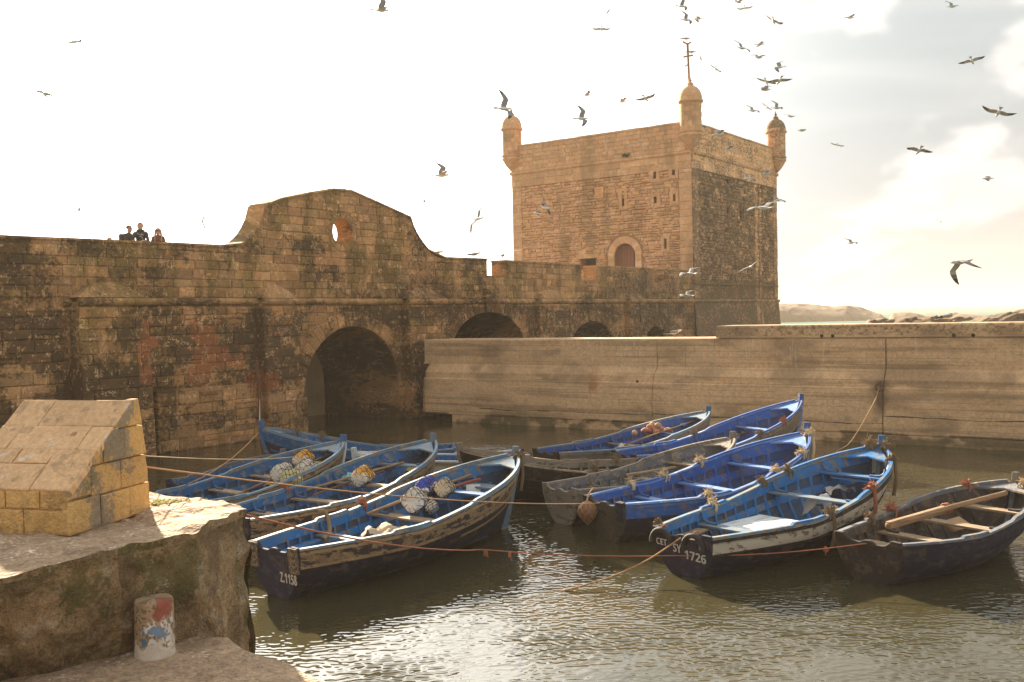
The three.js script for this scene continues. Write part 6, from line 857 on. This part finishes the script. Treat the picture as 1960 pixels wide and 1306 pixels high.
// large birds, each told apart by what it passes in front of
gull(1462, 398, span(86), 112, -14, 4, 14, -6, 'large white gull gliding wide winged before the tower edge');
gull(1437, 511, span(58), 75, -28, 0, 10, -2, 'white gull with straight tilted wings low before the dark tower face');
gull(1320, 524, span(62), 125, -18, 0, 26, -12, 'white gull gliding before the foot of the tower corner');
gull(1315, 566, span(54), 140, -14, 0, 24, -4, 'white gull just above the moulding at the tower foot');
gull(1060, 532, span(38), 60, -50, 0, 30, 5, 'white gull banking before the rampart parapet below the tower');
gull(1068, 484, span(38), 40, -35, 0, 22, 0, 'white gull flying before the tower left of the doorway');
gull(1045, 398, side(30), 150, 25, 10, 40, -60, 'white gull beating its wings before the rubble wall of tower');
gull(1030, 408, side(26), 185, 0, 0, 20, -30, 'small white gull directly below the wing beating one at tower');
gull(1290, 270, span(38), 35, 28, 8, 14, 2, 'white gull passing below the corner turret of the tower');
gull(1376, 257, side(28), 10, 10, 5, 30, 10, 'white gull before the parapet right of the corner turret');
gull(1393, 287, side(26), 12, 0, 5, 18, 0, 'small white gull at the moulding of the dark tower face');
gull(1432, 341, span(42), 40, 34, 5, 20, -2, 'white gull climbing before the upper dark tower face');
gull(1466, 332, side(28), 10, 5, 6, 26, -5, 'white gull close to the right edge of the tower top');
gull(1490, 383, span(42), 30, 24, 5, 8, 2, 'thin white gull crossing the right edge of the tower');
gull(1303, 508, side(24), 60, 30, 0, 45, 20, 'small white gull at parapet level by the tower corner');
gull(1090, 779, side(40), 120, 40, 20, 60, 60, 'white gull diving before the concrete sea wall');
gull(962, 488, span(58), 95, -7, 0, 12, -2, 'gull gliding low over the parapet beside the slot');
gull(812, 385, span(42), 92, -12, 0, 14, -26, 'gull with drooped wings right of the curved gable');
gull(915, 419, span(52), 120, -58, 0, 12, -12, 'gull banking steeply between gable and tower');
gull(845, 336, side(30), 15, 25, 0, 50, 10, 'gull flapping high between gable and tower');
gull(84, 180, span(40), 80, 20, 0, 18, -18, 'lone gull gliding high above the rampart people');
gull(141, 81, 90, 70, 0, 0, 12, 0, 'tiny far gull above the lone gliding one');
gull(150, 404, 110, 20, 20, 0, 25, 0, 'tiny far gull above the left rampart parapet');
gull(387, 425, 95, 80, 85, 0, 10, -5, 'tiny dark gull left of the gable, wings upright');
gull(412, 446, 125, 90, 0, 0, 10, -10, 'tiny far gull just above the parapet left of gable');
gull(729, 20, side(30), 20, 45, 0, 55, 20, 'gull in the white sky far above the gable');
gull(964, 208, side(32), 30, 60, 0, 30, 10, 'gull flying just above the left turret finial');
gull(1113, 227, side(34), 10, 55, 0, 30, 0, 'gull over the parapet between the left and corner turrets');
gull(1838, 502, side(56), 200, 25, -6, -34, -58, 'large grey backed gull with wings swept down over the sea');
gull(1800, 424, span(34), 70, 42, 0, -14, -50, 'gull with sharply bent wings above the sea horizon');
gull(1892, 342, span(46), 150, -16, 0, 14, -20, 'gull gliding left high above the shore rocks');
gull(1759, 289, span(56), 95, 12, 0, 30, -30, 'gull with arched wings in the open sky right of the tower');
gull(1911, 216, span(62), 85, 20, 0, 14, -2, 'broad winged gull in the pale sky at upper right');
gull(1861, 117, span(50), 50, -8, 0, 26, -22, 'gull with bent wings below the long cloud streak');
gull(1630, 465, side(22), 20, 20, 5, 20, 0, 'small gull alone low in the sky right of the tower');
gull(1164, 22, span(38), 125, -48, 0, 12, -8, 'gull banking at the top of the sky left of the mast');
gull(1151, 56, span(36), 85, 4, 0, 14, -16, 'gull gliding below the banking one left of the mast');
gull(1236, 189, span(44), 50, -8, 0, 24, -10, 'gull gliding left of the corner turret dome');
gull(1481, 40, span(44), 65, 38, 0, 10, 2, 'large gull banking at the top of the sky right of mast');
// the flock about the mast
const flock = 'flock wheeling about the mast';
for (const [x, y, w, yaw, roll, d1, d2] of [[1123, 182, 24, 10, 0, 20, 0], [1191, 195, 22, 15, 10, 40, 10], [1305, 12, 26, 20, 60, 40, 10], [1313, 38, 26, 25, 50, 30, 0], [1337, 36, 22, 175, 0, 10, -20], [1413, 4, 26, 40, 10, 30, 0], [1420, 92, 28, 40, 40, 18, 0], [1455, 85, 22, 0, 0, 10, -10], [1452, 110, 26, 35, 15, 26, -10], [1492, 129, 26, 150, -40, 30, -20], [1467, 157, 26, 60, 25, 16, -10], [1492, 155, 30, 100, -8, 16, -22], [1467, 172, 26, 140, -20, 40, -20], [1441, 212, 24, 30, 30, 20, 0], [1487, 207, 24, 20, 35, 35, 5], [1514, 223, 22, 25, 15, 10, 0], [1535, 250, 22, 10, 10, 15, 0], [1627, 34, 22, 10, 5, 22, -5], [1822, 13, 24, 15, 30, 30, 5]]) gull(x, y, side(w), yaw, roll, 0, d1, d2, 'small dark gull flapping in the sky around the mast and turrets', { group: flock });
for (const [x, y, w, roll] of [[1341, 111, 32, 72], [1370, 132, 30, 45], [1468, 205, 26, 46], [1426, 16, 30, -4], [1603, 278, 26, 20]]) gull(x, y, span(w), 75, roll, 0, 10, -6, 'small dark gull gliding stiff winged in the sky around the mast', { group: flock });
gull(1500, 900, 300, 80, 0, 0, 10, -5, 'far gull skimming the sea horizon', { at: atDepth(1820, 576, 240) });
// perched birds
const stand = { stand: true, group: 'perched gulls' };
{ const p = new THREE.Vector3(...(() => { const q = onPlane(908, 492, rampart, 'z', -0.4); return [q.x, topY(q.x) + 0.27, -0.4]; })()).applyMatrix4(rampart.matrixWorld); gull(0, 0, 0, 5, 0, 8, 0, 0, 'gull standing on the rampart parapet left of the slot', { ...stand, at: p }); }
{ const q = onPlane(1291, 640, seawall, 'z', -0.7), p = new THREE.Vector3(q.x, 3.31, -0.7).applyMatrix4(seawall.matrixWorld); gull(0, 0, 0, 20, 0, 8, 0, 0, 'white bird standing on the lower sea wall top', { ...stand, at: p }); }
{ const q = onPlane(1815, 612, seawall, 'z', -0.7), p = new THREE.Vector3(q.x, 3.70, -0.7).applyMatrix4(seawall.matrixWorld); gull(0, 0, 0, 8, 0, 12, 0, 0, 'dark backed gull standing on the raised sea wall before the rocks', { ...stand, at: p }); }
gull(0, 0, 0, 0, 0, 0, 0, 0, 'gull perched on top of the mast', { ...stand, at: atDepth(1314, 80, 62.4).add(new THREE.Vector3(0, 0.2, 0)) });
gull(0, 0, 0, 15, 0, 6, 0, 0, 'gull perched on the cross arm of the mast', { ...stand, at: atDepth(1324, 107, 62.4).add(new THREE.Vector3(0, 0.24, 0)) });
for (const [x, w] of [[836, -0.5]]) { const q = onPlane(x, 490, rampart, 'z', w), p = new THREE.Vector3(q.x, topY(q.x) + 0.27, w).applyMatrix4(rampart.matrixWorld); gull(0, 0, 0, 0, 0, 8, 0, 0, 'gull standing at the right foot of the curved gable', { ...stand, at: p }); }
scene.traverse(o => { if (o.isMesh) { o.castShadow = true; o.receiveShadow = true; } });
renderer.render(scene, camera);
